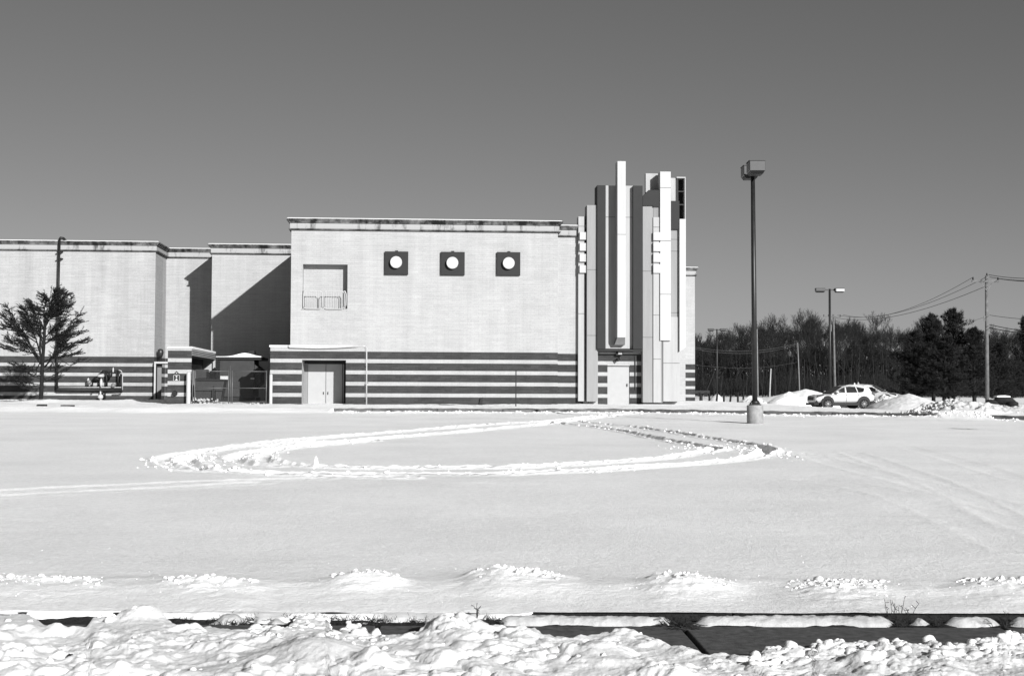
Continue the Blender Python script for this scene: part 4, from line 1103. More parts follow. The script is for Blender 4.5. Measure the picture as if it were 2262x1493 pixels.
def far_lamp(px, py_top, py_base, Y, label, lit=False):
    p = atY(px, py_base, Y); p.z = vz(p.x, Y)
    l = empty('parking_lot_lamp', p, 0, label, 'street lamp', 'car park lamp posts')
    z = atY(px, py_top, Y).z - p.z
    MB().lathe([(.30, -.3), (.30, .6)], 20).build('concrete_base', M['concrete'], l)
    MB().lathe([(.12, .6), (.11, z * .5), (.095, z - .05)], 12).build('pole', M['pole'], l, smooth=True)
    MB().box(-.62, .62, -.05, .05, z - .20, z - .08).build('arm', M['pole'], l)
    a = lamp_head(l, -.84, 0, z - .36, .80, .56, .34); b = lamp_head(l, .84, 0, z - .36, .80, .56, .34)
    if lit:
        mb = MB(); mb.quad((.50, -.30, z - .28), (1.22, -.30, z - .28), (1.22, -.295, z - .05), (.50, -.295, z - .05)); 
        MB().box(.52, 1.23, -.31, -.285, z - .28, z - .06).build('lamp_panel', M['signwhite'], b)
    return l
far_lamp(1834, 637, 894, 124, 'tall dark lamp post with one white-panelled head, behind the parked white car', True)
far_lamp(1584, 726, 890, 196, 'distant twin-headed lamp post in front of the bare wood, nearest the building')

# ================================================================== UTILITY POLES AND WIRES
def upole(px, pyt, pyb, Y, r, arm, label, m=M['wood'], lean=0.0, tier2=False):
    p = atY(px, pyb, Y); p.z = vz(p.x, Y); t = atY(px + lean, pyt, Y)
    u = empty('utility_pole', p, 0, label, 'utility pole', 'wooden utility poles')
    h = t.z - p.z; dx = t.x - p.x
    MB().tube([(0, 0, -.3), (dx * .5, 0, h * .5), (dx, 0, h)], [r, r * .86, r * .68], 12).build('pole', m, u, smooth=True)
    if arm:
        a0, a1, drop = arm
        c = MB().box(dx + a0, dx + a1, -.20, -.07, h - drop - .08, h - drop + .08).build('crossarm', m, u)
        for q in (a0 + .08, a0 + .7 if a1 - a0 > 2 else None, a1 - .08):
            if q is not None: MB().lathe([(.03, h - drop + .06), (.07, h - drop + .14), (.05, h - drop + .26), (.02, h - drop + .28)], 8, dx + q, -.13).build('insulator', M['pipe_dark'], u, smooth=True)
        for s in (-1, 1):
            e = (a0 if s < 0 else a1) * .45
            MB().tube([(dx, -.13, h - drop - .75), (dx + e, -.13, h - drop - .05)], .022, 5).build('arm_brace', M['wood_pale'], u)
    return u, p, h, dx
uA, pA, hA, dxA = upole(2181, 609, 900, 105, .155, (-1.12, .88, .42), 'thick weathered utility pole with crossarm at the right, in front of the dark pines', lean=-2)
MB().lathe([(.03, hA), (.07, hA + .07), (.02, hA + .2)], 8, dxA + .03, 0).build('insulator', M['pipe_dark'], uA, smooth=True)
MB().box(dxA - .20, dxA - .13, -.05, .05, hA * .66, hA * .70).build('wire_clamp', M['steel'], uA)
uB, pB_, hB, dxB = upole(1845, 694, 880, 190, .17, (-1.4, .95, .35), 'pale utility pole with crossarm directly behind the white car', lean=-4)
MB().box(dxB - .60, dxB - .30, -.2, .1, hB * .80, hB * .88).build('transformer', M['pipe_grey'], uB)
uC, pC, hC, dxC = upole(1767, 757, 872, 215, .10, None, 'thin pale utility pole over the big snow pile, where the sagging wires end', m=M['wood_pale'], lean=-5)
uD, pD, hD, dxD = upole(1699, 814, 876, 150, .085, None, 'short bright white pole right of the nearest lamp post', m=M['white'], lean=4)
uE, pE, hE, dxE = upole(1984, 782, 880, 160, .11, None, 'pale slender pole at the left edge of the dark pines', m=M['wood_pale'])
uF, pF, hF, dxF = upole(1674, 727, 876, 200, .13, None, 'pale utility pole half hidden behind the nearest lamp post', m=M['wood_pale'], lean=-2)
def wire(a, b, sag, r, label, m=M['wire'], grp='overhead wires'):
    a = Vector(a); b = Vector(b); pts = []
    for k in range(25):
        u = k / 24; p = a.lerp(b, u); p.z -= sag * 4 * u * (1 - u); pts.append(p - a)
    o = MB().tube(pts, r, 4, cap=False).build('overhead_wire', m, None); o.location = a
    tag(o, label, 'wire', grp); return o
A_ = lambda px, py: atY(px, py, 105); Bq = lambda px, py: atY(px, py, 190)
wire(A_(2150, 612), Bq(1862, 695), 1.35, .020, 'uppermost wire sagging left from the left end of the thick pole crossarm')
wire(A_(2177, 613), Bq(1850, 696), 1.3, .020, 'middle wire sagging left from the top of the thick utility pole')
wire(A_(2176, 633), Bq(1846, 702), 1.1, .022, 'lower wire sagging left from below the thick pole crossarm')
wire(A_(2176, 700), Bq(1846, 760), .8, .010, 'faint low wire passing from the thick pole behind the pine tops')
rr = lambda px, py, Y=75: atY(px, py, Y)
wire(A_(2184, 607), rr(2420, 602), .3, .020, 'topmost wire leaving the thick utility pole to the right')
wire(A_(2186, 612), rr(2420, 607), .3, .020, 'second wire leaving the thick utility pole to the right')
wire(A_(2206, 616), rr(2420, 615), .2, .020, 'wire leaving the right end of the thick pole crossarm')
wire(A_(2186, 696), rr(2420, 703), .2, .016, 'thin single wire leaving the thick pole at mid height to the right')
wire(A_(2186, 717), rr(2420, 740), .2, .026, 'upper of two low cables leaving the thick pole to the right')
wire(A_(2186, 724), rr(2420, 742), .2, .030, 'lower of two low cables leaving the thick pole to the right')
wire(atY(1762, 758, 215), atY(1480, 755, 180), 1.2, .016, 'upper pale wire sagging across the wood from the thin pole to the building', M['wire_pale'])
wire(atY(1762, 761, 215), atY(1480, 757, 180), 1.35, .014, 'lower pale wire sagging across the wood from the thin pole to the building', M['wire_pale'])
wire(atY(1760, 800, 215), atY(1500, 800, 180), .8, .010, 'faint lowest wire crossing the wood behind the nearest lamp post', M['wire_pale'])
wire(A_(1860, 704), A_(1848, 701), .0, .01, 'short jumper wire at the pole behind the white car') if False else None

# ---- row of short dark posts and a rail at the wood's foot
fp0 = 118
for px, t_, b_ in ((1547, 868, 881), (1567, 868, 882), (1580, 869, 885), (1599, 868, 884), (1610, 870, 887), (1630, 866, 886), (1642, 864, 877)):
    p = atY(px, b_, fp0); p.z = vz(p.x, fp0); h = atY(px, t_, fp0).z - p.z
    side = {1547: 'leftmost dark fence post, just right of the building corner', 1567: 'second dark fence post from the building corner', 1580: 'leaning dark fence post in front of the small round snow mound', 1599: 'dark fence post right of the small round snow mound', 1610: 'leaning dark fence post between two upright ones, fifth from the building', 1630: 'thick dark fence post left of the nearest lamp post, its foot low in the snow', 1642: 'dark fence post closest to the nearest lamp post'}[px]
    f = empty('fence_post', p, 0, side, 'fence post', 'row of dark fence posts')
    ln = -.12 if px in (1580, 1610) else 0
    MB().tube([(ln * -.5, 0, -.3), (ln * -1.5, 0, h)], [.10, .075], 7).build('post', M['bark'], f)
p = atY(1551, 867, 150); gr = empty('low_trailer', (p.x, 150, vz(p.x, 150)), 0, 'low black flatbed trailer behind the fence posts beside the building corner', 'trailer')
hz = p.z - gr.location.z
MB().box(-.7, .8, 0, 1.4, hz - .12, hz + .22).build('bed', M['soot'], gr)
for x in (-.3, .4): MB().disc_y(x, hz - .18, .22, -.02, .2, 14).build('wheel', M['rubber'], gr)
MB().box(-.1, .1, .3, .6, -.2, hz - .12).build('axle_stand', M['soot'], gr)

# ================================================================== SNOW PILES
def pile(px, py_top, Y, wl, wr, wy, label, rough=.12, power=1.3, m='pile', name='snow_pile'):
    p = atY(px, py_top, Y); xs = (np.linspace(-1, 1, 90)); ysn = np.linspace(-1, 1, 70)
    U, Vv = np.meshgrid(xs, ysn)
    WL, WR = (wl * Y / FPX), (wr * Y / FPX)
    X = np.where(U < 0, U * WL, U * WR); Yy = Vv * wy
    base = verge_z(X + p.x, Yy + Y); kz = kerb_y(X + p.x); lz = lot_z(Yy + Y)
    g = np.where(Yy + Y > kz, base, lz)
    H = p.z - float(verge_z(np.array([p.x]), np.array([Y]))[0]) if Y > float(kerb_y(np.array([p.x]))[0]) else p.z - lot_z(Y)
    r = np.sqrt(U ** 2 + Vv ** 2); pr = np.clip(1 - r, 0, 1) ** power
    pr = pr / (pr + .12) * 1.12 * (1 - np.exp(-pr * 9)) * (0.35 + .65 * np.clip(1 - r, 0, 1))
    n = billow((X + px) * 1.3, (Yy) * 1.3, int(px), 5, .6) - .6; n2 = fbm((X + px) * 5, Yy * 5, int(px) + 3, 4) - .5
    Z = g - p.z + H * pr * (1 + .0) + (n * rough * 2.2 + n2 * rough * .9) * sstep(0, .25, 1 - r) - .06
    Z = Z - (sstep(.92, 1.0, r) * .2)
    o = arr_mesh(name, np.stack([X, Yy, Z], -1).reshape(-1, 3), grid_faces(70, 90), M[m], smooth=True)
    o.location = (p.x, Y, p.z); tag(o, label, 'snow pile', 'heaps of ploughed snow'); return o
pile(1780, 857, 118, 135, 120, 5.0, 'long high mound of ploughed snow rising behind the front of the white car', .05, .75, m='snow')
pile(1743, 862, 113, 60, 55, 3.0, 'low rounded shoulder of snow on the left flank of the long mound', .04, .8, m='snow')
pile(1584, 866.5, 126, 22, 24, 1.2, 'small smooth round snow mound among the dark fence posts', .03, .8)
pile(1662, 868, 112, 34, 40, 1.6, 'low ragged snow heap behind the foot of the nearest lamp post', .14, .7)
pile(2007, 866.5, 74, 100, 85, 3.6, 'smooth cone-shaped dirty snow pile right of the white car', .05, .95, m='bank')
pile(2120, 879, 60.5, 105, 115, 2.2, 'broad chunky snow heap of broken lumps spilling over the kerb below the pines', .20, .6)
pile(1952, 868, 109, 40, 55, 2.0, 'jumbled heap of broken snow blocks just behind the tail of the white car', .20, .7)
pile(2232, 887, 96, 60, 90, 2.5, 'low ragged snow bank at the right edge by the dark boulders', .16, .7)
items = []
for cx, Y, w, hh, n in ((2120, 59, 2.0, .8, 700), (1955, 107, 1.4, .7, 150), (2230, 95, 2.0, .4, 80), (1700, 110, 3, .2, 80)):
    X = (cx - 1131) / FPX * Y
    for _ in range(n):
        u = random.gauss(0, .5); v = random.gauss(0, .5); zt = max(0, 1 - math.hypot(u, v)) * hh
        x = X + u * w; y = Y + 1.2 + v * 1.2; g = vz(x, y) if y > float(kerb_y(np.array([x]))[0]) else lot_z(y)
        items.append((x, y, g + zt * .72, abs(random.gauss(0, .036)) + .015))
clods('snow_clods', items, M['pile'], ICO1)

# dark boulders at the right edge
for px, py, w, h, Y, lab in ((2216, 886, .75, .42, 96, 'largest dark boulder with a flat cap of snow, right of the thick utility pole'), (2236, 893, .42, .26, 95, 'smaller dark boulder leaning right of the snow-capped one'), (2191, 889, .36, .25, 95, 'dark boulder closest to the foot of the thick utility pole')):
    p = atY(px, py, Y); r = empty('boulder', p, 0, lab, 'boulder', 'dark boulders by the utility pole')
    V, F = ICO[int(px) % 6]; V = V * np.array([w, .5, h]); V[:, 2] = np.minimum(V[:, 2], h * .8)
    arr_mesh('stone', V, F, M['rock'], r)
    if w > .5:
        MB().prism([(-w * .75, h * .62), (w * .55, h * .62), (w * .5, h * .82), (0, h * .95), (-w * .65, h * .88)], -.35, .35).build('snow_cap', M['roofsnow'], r, bevel=.03)

# ================================================================== THE CAR
def loft(secs, closed_ends=True):
    mb = MB(); n = len(secs[0])
    for s in secs: mb.v += s
    for i in range(len(secs) - 1):
        for k in range(n):
            k2 = (k + 1) % n; mb.f.append((i * n + k, (i + 1) * n + k, (i + 1) * n + k2, i * n + k2))
    mb.f.append(tuple(range(n))); mb.f.append(tuple(reversed(range((len(secs) - 1) * n, len(secs) * n)))); return mb
def make_suv(loc, rz, label):
    """front towards local -x"""
    c = empty('parked_car', loc, rz, label, 'car', 'cars parked behind the kerb')
    # station x, z low, z top, half width at sill, half width at shoulder, half width at top edge
    ST = [(-2.27, .42, .74, .52, .60, .46), (-2.20, .34, .84, .70, .78, .58), (-2.02, .30, .93, .80, .86, .66), (-1.60, .30, 1.00, .85, .91, .72), (-1.05, .30, 1.05, .87, .92, .78), (-.3, .30, 1.06, .88, .92, .84), (.8, .30, 1.08, .88, .92, .84), (1.5, .30, 1.12, .88, .92, .82), (1.95, .34, 1.16, .84, .90, .76), (2.18, .40, 1.10, .76, .82, .68), (2.27, .50, .98, .66, .72, .58)]
    secs = []
    for x, zl, zt, a, b, t in ST:
        zm = zl + (zt - zl) * .55; z2 = zl + (zt - zl) * .85
        h = [(x, -a, zl), (x, -b, zm), (x, -(b * .98), z2), (x, -t, zt), (x, t, zt), (x, b * .98, z2), (x, b, zm), (x, a, zl)]
        secs.append(h)
    body = loft(secs).build('body', M['carpaint'], c, smooth=True)
    m_ = body.modifiers.new('s', 'SUBSURF'); m_.levels = 1; m_.render_levels = 1
    G = [(-1.02, 1.04, 1.05, .80, .80), (-.55, 1.04, 1.30, .82, .72), (-.15, 1.04, 1.54, .83, .64), (.2, 1.05, 1.64, .84, .62), (.9, 1.06, 1.67, .84, .61), (1.5, 1.08, 1.62, .82, .59), (1.92, 1.10, 1.50, .78, .56), (2.05, 1.12, 1.15, .74, .70)]
    secs = []
    for x, zb4, zt, b, t in G:
        secs.append([(x, -b, zb4 - .06), (x, -(b * .35 + t * .65), zb4 + (zt - zb4) * .75), (x, -t * .86, zt), (x, t * .86, zt), (x, (b * .35 + t * .65), zb4 + (zt - zb4) * .75), (x, b, zb4 - .06)])
    cb_ = loft(secs).build('cabin', M['carpaint'], c, smooth=True)
    for f in cb_.data.polygons: f.use_smooth = False
    def side(y, q): return (y, q)
    def wpan(name, pts):
        for s in (-1, 1):
            mb = MB(); P = []
            for x, z in pts:
                zb4 = 1.06; zt = np.interp(x, [g[0] for g in G], [g[2] for g in G]); b = np.interp(x, [g[0] for g in G], [g[3] for g in G]); t = np.interp(x, [g[0] for g in G], [g[4] for g in G])
                f = (z - zb4 + .06) / max(zt - zb4, .1) / .78; y = b + (b * .35 + t * .65 - b) * min(max(f, 0), 1.0) + .014
                P.append((x, s * y, z))
            i = len(mb.v); mb.v += P + [(p[0], p[1] - s * .03, p[2]) for p in P]; n = len(P)
            fr = tuple(range(n)); mb.f.append(fr if s < 0 else tuple(reversed(fr)))
            for k in range(n): mb.f.append((k, (k + 1) % n, n + (k + 1) % n, n + k))
            mb.build(name, M['glass'], c)
    wpan('side_window', [(-.72, 1.10), (-.02, 1.11), (-.02, 1.50), (-.22, 1.44), (-.50, 1.28)])
    wpan('side_window', [(.09, 1.11), (.92, 1.13), (.78, 1.54), (.25, 1.55), (.09, 1.53)])
    wpan('rear_quarter_window', [(.99, 1.13), (1.30, 1.16), (1.62, 1.33), (1.50, 1.44), (.86, 1.53)])
    # windscreen and rear glass
    mb = MB(); mb.v = [(-1.03, -.70, 1.075), (-1.03, .70, 1.075), (-.16, .50, 1.545), (-.16, -.50, 1.545)]; mb.v += [(v[0] + .03, v[1], v[2] - .04) for v in mb.v]
    mb.f = [(0, 3, 2, 1), (4, 5, 6, 7), (0, 1, 5, 4), (1, 2, 6, 5), (2, 3, 7, 6), (3, 0, 4, 7)]
    for k in range(4): mb.v[k] = (mb.v[k][0] - .03, mb.v[k][1], mb.v[k][2] + .03)
    mb.build('windscreen', M['glass'], c)
    mb = MB().box(1.96, 2.09, -.52, .52, 1.18, 1.45); mb.v = [(v[0] - (.10 if v[2] > 1.3 else 0), v[1], v[2]) for v in mb.v]; mb.build('rear_window', M['glass'], c)
    MB().prism([(1.55, 1.60), (1.95, 1.53), (2.16, 1.53), (2.10, 1.57), (1.6, 1.645)], -.50, .50).build('roof_spoiler', M['carpaint'], c)
    for s in (-1, 1):
        ya, yb = (-.935, -.86) if s < 0 else (.86, .935)
        for wx in (-1.38, 1.36):
            ar = MB().disc_y(wx, .42, .475, ya, yb, 28).build('wheel_arch', M['plastic'], c)
            wh = MB().disc_y(wx, .34, .345, ya - .02 if s < 0 else yb - .05, ya + .1 if s < 0 else yb + .02, 28).build('wheel', M['rubber'], c)
            yf = -.968 if s < 0 else .968
            rim = MB()
            for k in range(10):
                an = k * math.pi / 5; u = Vector((math.cos(an), math.sin(an))); n = Vector((-u.y, u.x)) * .008
                a = u * .05; b = u * .235
                P = [(wx + a.x - n.x, .34 + a.y - n.y), (wx + b.x - n.x * 1.6, .34 + b.y - n.y * 1.6), (wx + b.x + n.x * 1.6, .34 + b.y + n.y * 1.6), (wx + a.x + n.x, .34 + a.y + n.y)]
                rim.prism(P, min(yf, yf * .99), max(yf, yf * .99))
            rim.disc_y(wx, .34, .06, yf - .004, yf + .004, 12)
            rim.build('rim', M['alloy'], wh)
        MB().box(-.92, .90, s * .925 - .02, s * .925 + .02, .24, .42).build('sill_trim', M['plastic'], c)
        m2 = MB().box(-.80, -.60, min(s * .90, s * 1.08), max(s * .90, s * 1.08), 1.10, 1.24).build('wing_mirror', M['carpaint'], c, bevel=.03)
        MB().box(-.78, -.62, min(s * .88, s * .99), max(s * .88, s * .99), 1.04, 1.098).build('mirror_foot', M['plastic'], m2)
        MB().prism([(-2.16, .78), (-1.62, .93), (-1.66, .98), (-2.06, .90)], s * .74 - .09, s * .74 + .09).build('headlight', M['glass'], c)
        MB().disc_y(-2.10, .52, .09, s * .70 - .07, s * .70 + .07, 12).build('fog_light', M['plastic'], c)
        MB().prism([(1.98, .98), (2.24, .94), (2.24, 1.04), (2.02, 1.10)], s * .70 - .10, s * .70 + .10).build('tail_light', M['plastic'], c)
        for dx in (.03, .95):
            MB().box(dx, dx + .014, s * .921 - .006, s * .921 + .006, .42, 1.05).build('door_seam', M['plastic'], c)
        for dx in (-.2, .72): MB().box(dx, dx + .17, s * .93 - .012, s * .93 + .012, .90, .93).build('door_handle', M['carpaint'], c)
    MB().box(-2.31, -2.18, -.46, .46, .58, .82).build('grille', M['plastic'], c, bevel=.03)
    MB().box(-2.34, -1.95, -.72, .72, .24, .40).build('front_bumper_trim', M['plastic'], c, bevel=.03)
    MB().box(1.95, 2.34, -.74, .74, .30, .52).build('rear_bumper_trim', M['plastic'], c, bevel=.03)
    MB().box(-1.9, 2.0, -.80, .80, .20, .34).build('underbody', M['plastic'], c)
    MB().prism([(1.0, 1.66), (1.14, 1.65), (1.12, 1.80), (1.06, 1.84)], -.02, .02).build('roof_aerial', M['carpaint'], c)
    return c
Yc = 101.0; Xc = (1856.5 - 1131) / FPX * Yc
make_suv((Xc, Yc, atY(1856, 901.5, Yc).z - .02), R(12), 'white compact SUV parked side-on before the snow pile, facing left')
cc = bpy.data.objects['parked_car']
Y2 = 113.0; o2 = copy_tree(cc, (atY(1926, 885, Y2).x, Y2, atY(1926, 888, Y2).z - .25), R(150))
o2['label'] = 'white car mostly hidden behind the tail of the side-on SUV and broken snow'

# ================================================================== TREES
def segs_mesh(S, sides=3):
    """S: list of (p0,r0,p1,r1) -> arrays, open prisms"""
    A = np.array([s[0] for s in S], float); RA = np.array([s[1] for s in S]); Bb = np.array([s[2] for s in S], float); RB = np.array([s[3] for s in S])
    T = Bb - A; T /= np.maximum(np.linalg.norm(T, axis=1, keepdims=True), 1e-9)
    ref = np.where(np.abs(T[:, 2:3]) > .9, np.array([[1., 0, 0]]), np.array([[0, 0, 1.]]))
    U = np.cross(T, ref); U /= np.linalg.norm(U, axis=1, keepdims=True); W = np.cross(T, U)
    V = np.zeros((len(S), 2 * sides, 3))
    for k in range(sides):
        a = 2 * math.pi * k / sides; D = U * math.cos(a) + W * math.sin(a)
        V[:, k] = A + D * RA[:, None]; V[:, sides + k] = Bb + D * RB[:, None]
    base = (np.arange(len(S)) * 2 * sides)[:, None]; F = []
    for k in range(sides):
        j = (k + 1) % sides; F.append(np.concatenate([base + k, base + j, base + sides + j, base + sides + k], 1))
    return V.reshape(-1, 3), np.concatenate(F)
def grow(rnd, p, d, L, r, depth, out, tw, spread=.5, up=.25, minr=.018):
    n = 3 if depth > 1 else 2; q = p.copy(); rr0 = r
    for k in range(n):
        d = (d + Vector((rnd.gauss(0, .13), rnd.gauss(0, .13), rnd.gauss(0, .08) + up * .12))).normalized()
        e = q + d * (L / n); r1 = max(rr0 - (r - r * .62) / n, minr)
        (out if depth > 3 else tw).append((tuple(q), rr0, tuple(e), r1)); q = e; rr0 = r1
        if depth > 0 and (k > 0 or depth < 3):
            for _ in range(1 if depth > 2 else 2):
                a = rnd.uniform(0, 6.283); s = rnd.uniform(.35, .95) * spread * 1.6
                side = d.orthogonal().normalized(); side.rotate(Matrix.Rotation(a, 3, d))
                nd = (d + side * s + Vector((0, 0, up))).normalized()
                grow(rnd, q.copy(), nd, L * rnd.uniform(.52, .78), rr0 * .62, depth - 1, out, tw, spread, up, minr)
    if depth > 0: grow(rnd, q, (d + Vector((rnd.gauss(0, .2), rnd.gauss(0, .2), up))).normalized(), L * .66, rr0 * .8, depth - 1, out, tw, spread, up, minr)
variants = []
for sd in range(6):
    rnd = random.Random(40 + sd); big = []; tw = []
    H = 5.0
    pts = [(0, 0, -.4)]; q = Vector((0, 0, 0)); d = Vector((rnd.gauss(0, .04), rnd.gauss(0, .04), 1)).normalized()
    hh = rnd.uniform(2.6, 4.2)
    big.append(((0, 0, -.4), .17, tuple(d * hh), .14)); q = d * hh
    for k in range(4):
        e = q + d * 1.5 + Vector((rnd.gauss(0, .12), rnd.gauss(0, .12), 0)); r0 = .14 - k * .026
        big.append((tuple(q), r0, tuple(e), r0 - .026))
        for _ in range(2):
            a = rnd.uniform(0, 6.28); nd = Vector((math.cos(a) * .75, math.sin(a) * .75, rnd.uniform(.5, 1.0))).normalized()
            grow(rnd, e.copy(), nd, rnd.uniform(1.5, 2.6), r0 * .5, 3, big, tw, .6, .3, .013)
        q = e
    grow(rnd, q, d, 1.8, .06, 3, big, tw, .6, .3, .013)
    variants.append((segs_mesh(big, 5), segs_mesh(tw, 3)))
    if sd == 0: print('twigs', len(tw), len(big))
tree_src = []
for (bV, bF), (tV, tF) in variants:
    a = bpy.data.meshes; r = empty('bare_tree', (0, 0, 0))
    t1 = arr_mesh('trunk', bV, bF, M['bark'], r); t2 = arr_mesh('crown', tV, tF, M['twig'], r); t2['kind'] = 'stuff'
    tree_src.append(r)
first = [True] * 6
def put_tree(px, Y, s, label, zsc=1.0, pale=False):
    k = random.randrange(6); X = (px - 1131) / FPX * Y; z = vz(X, Y)
    if first[k]: o = tree_src[k]; first[k] = False; o.location = (X, Y, z)
    else: o = copy_tree(tree_src[k], (X, Y, z))
    o.rotation_euler = (0, 0, random.uniform(0, 6.28)); o.scale = (s, s, s * zsc)
    tag(o, label, 'tree', 'bare trees of the wood'); return o
def zone(px):
    for lim, t in ((1665, 'between the building corner and the nearest lamp post'), (1765, 'between the nearest lamp post and the thin pale pole'), (1835, 'between the thin pale pole and the middle lamp post'),
                   (1975, 'between the middle lamp post and the dark pines'), (2185, 'hidden behind the dark pines'), (9999, 'right of the thick utility pole')):
        if px < lim: return 'leafless tree in the wood ' + t
# tree tops by photograph column
TOPX = [1500, 1560, 1600, 1640, 1700, 1740, 1790, 1840, 1880, 1940, 1980, 2040, 2140, 2190, 2240, 2262, 2400]; TOPY = [742, 735, 718, 712, 705, 712, 708, 706, 712, 718, 712, 716, 735, 728, 716, 704, 700]
for i in range(150):
    px = 1495 + (2420 - 1495) * ((i * 0.6180339) % 1.0); Y = random.uniform(232, 300)
    top = np.interp(px, TOPX, TOPY) + random.uniform(-14, 14) + 6 + 26 * random.random() ** 2 + 9 * math.sin(px * .045) + 6 * math.sin(px * .11); h = atY(px, top, Y).z - 1.4; s = h / 13.4
    put_tree(px, Y, s * random.uniform(.97, 1.05), zone(px))
o = put_tree(1712, 226, 1.02, 'tallest heavy-limbed bare tree of the wood, just right of the nearest lamp post', 1.0)
o = put_tree(1862, 226, .98, 'bare tree rising right behind the lamp post beyond the white car')
# undergrowth and saplings
S = []
for _ in range(34000):
    px = random.uniform(1480, 2500); Y = random.uniform(228, 320); X = (px - 1131) / FPX * Y; h = random.betavariate(1.8, 1.7) * 8.6 * (0.85 + .3 * math.sin(px * .03)); z0 = 1.35
    p = Vector((X, Y, z0 + random.uniform(0, .5) * h)); q = p + Vector((random.gauss(0, .35), random.gauss(0, .35), random.uniform(.6, 2.6)))
    r0 = random.uniform(.02, .05); S.append((tuple(p), r0, tuple(q), r0 * .5))
V, F = segs_mesh(S, 3); arr_mesh('undergrowth', V, F, M['brush'])['kind'] = 'stuff'
S = []
for _ in range(120):
    px = random.uniform(1500, 2400); Y = random.uniform(226, 240); X = (px - 1131) / FPX * Y; h = random.uniform(2, 8); r0 = random.uniform(.02, .045); lx = random.gauss(0, .7)
    S.append(((X, Y, 1.2), r0, (X + lx, Y, 1.3 + h), r0 * .6))
V, F = segs_mesh(S, 4); arr_mesh('pale_saplings', V, F, M['bark_pale'])['kind'] = 'stuff'
# dense wood interior: layered brush far in, closing off the light
S = []
for _ in range(26000):
    px = random.uniform(1470, 2520); Y = random.uniform(320, 350); X = (px - 1131) / FPX * Y; z = 1.2 + random.uniform(0, 1) * (10.2 + 1.6 * math.sin(px * .05) + math.sin(px * .013))
    p = Vector((X, Y, z)); q = p + Vector((random.gauss(0, .5), random.gauss(0, .5), random.uniform(.3, 1.8))); S.append((tuple(p), .10, tuple(q), .06))
V, F = segs_mesh(S, 3); arr_mesh('distant_brush', V, F, M['brush'])['kind'] = 'stuff'

# ---- white pines
def needles_arr(centers, dirs, size, blades, spread, width, rn):
    n = len(centers); C = np.repeat(np.array(centers), blades, 0); D = np.repeat(np.array(dirs), blades, 0)
    T = D + rn.normal(0, spread, C.shape); T /= np.linalg.norm(T, axis=1, keepdims=True)
    L = (size * rn.uniform(.6, 1.2, (len(C), 1))); Wd = np.cross(T, rn.normal(0, 1, C.shape)); Wd /= np.linalg.norm(Wd, axis=1, keepdims=True)
    P = C + rn.normal(0, size * .15, C.shape)
    a = P + Wd * width; b = P - Wd * width; c = P + T * L
    V = np.stack([a, b, c], 1).reshape(-1, 3); F = np.arange(len(V)).reshape(-1, 3); return V, F
def pine(seed, H, Rm, nb, bare=.12):
    rnd = random.Random(seed); rn = np.random.default_rng(seed); S = []; C = []; D = []
    lean = Vector((rnd.gauss(0, .02), 0, 1))
    S.append(((0, 0, -.4), .24, tuple(lean * H * .5), .16)); S.append((tuple(lean * H * .5), .16, tuple(lean * H), .03))
    for k in range(nb):
        u = bare + (1 - bare) * (k + rnd.random()) / nb; z = u * H
        R_ = Rm * (math.sin(min(1, (1.03 - u) * 1.25) * 1.45) ** .9) * rnd.uniform(.42, 1.22)
        a = rnd.uniform(0, 6.283); e = rnd.uniform(-.05, .35) + u * .55
        p = lean * z; d = Vector((math.cos(a), math.sin(a), e)).normalized(); L = max(R_, .35); n = 5; q = p.copy(); r0 = .02 + .045 * (1 - u)
        for j in range(n):
            d2 = (d + Vector((0, 0, .12 * j + rnd.gauss(0, .06)))).normalized(); f = q + d2 * L / n
            S.append((tuple(q), r0, tuple(f), r0 * .8)); r0 *= .8; q = f
            if j >= 1:
                for _ in range(6):
                    t_ = rnd.random(); c = q - d2 * (L / n) * t_; o = Vector((rnd.gauss(0, 1), rnd.gauss(0, 1), rnd.gauss(0, .45))) * (.20 * L / 3 + .10)
                    C.append(tuple(c + o)); dd_ = (d2 + o * .8 + Vector((0, 0, .45))); D.append(tuple(dd_.normalized()))
    V1, F1 = segs_mesh(S, 4); V2, F2 = needles_arr(C, D, .36, 9, .42, .032, rn); return (V1, F1), (V2, F2)
PN = [pine(5, 10, 3.6, 78), pine(9, 10, 3.9, 74, .05), pine(14, 10, 3.2, 80)]
for (px, top, Y, k, s, lab) in ((2062, 700, 150, 0, 1.0, 'broad dark pine with a ragged crown, left of the tallest pine'), (2106, 689, 152, 1, 1.0, 'tallest dark pine of the clump, its pointed crown above the wood'),
                                (2018, 735, 147, 2, 1.15, 'leftmost low dark pine of the clump with drooping outer boughs'), (2152, 730, 150, 0, 1.05, 'dark pine directly left of the thick utility pole'),
                                (2206, 762, 153, 1, 1.0, 'low dark pine just right of the thick utility pole'), (2268, 706, 170, 2, .8, 'dark pine cut by the right edge of the picture'), (2085, 750, 144, 2, 1.2, 'low dark pine filling the front of the clump')):
    X = (px - 1131) / FPX * Y; z = vz(X, Y); h = atY(px, top, Y).z - z; sc_ = h / 10.0
    r = empty('pine_tree', (X, Y, z), random.uniform(0, 6.28), lab, 'tree', 'dark pines at the right')
    (V1, F1), (V2, F2) = PN[k]; S3 = np.array([s * max(sc_, .9), s * max(sc_, .9), sc_])
    arr_mesh('trunk', V1 * S3, F1, M['bark'], r); q = arr_mesh('crown', V2 * S3, F2, M['needles'], r); q['kind'] = 'stuff'

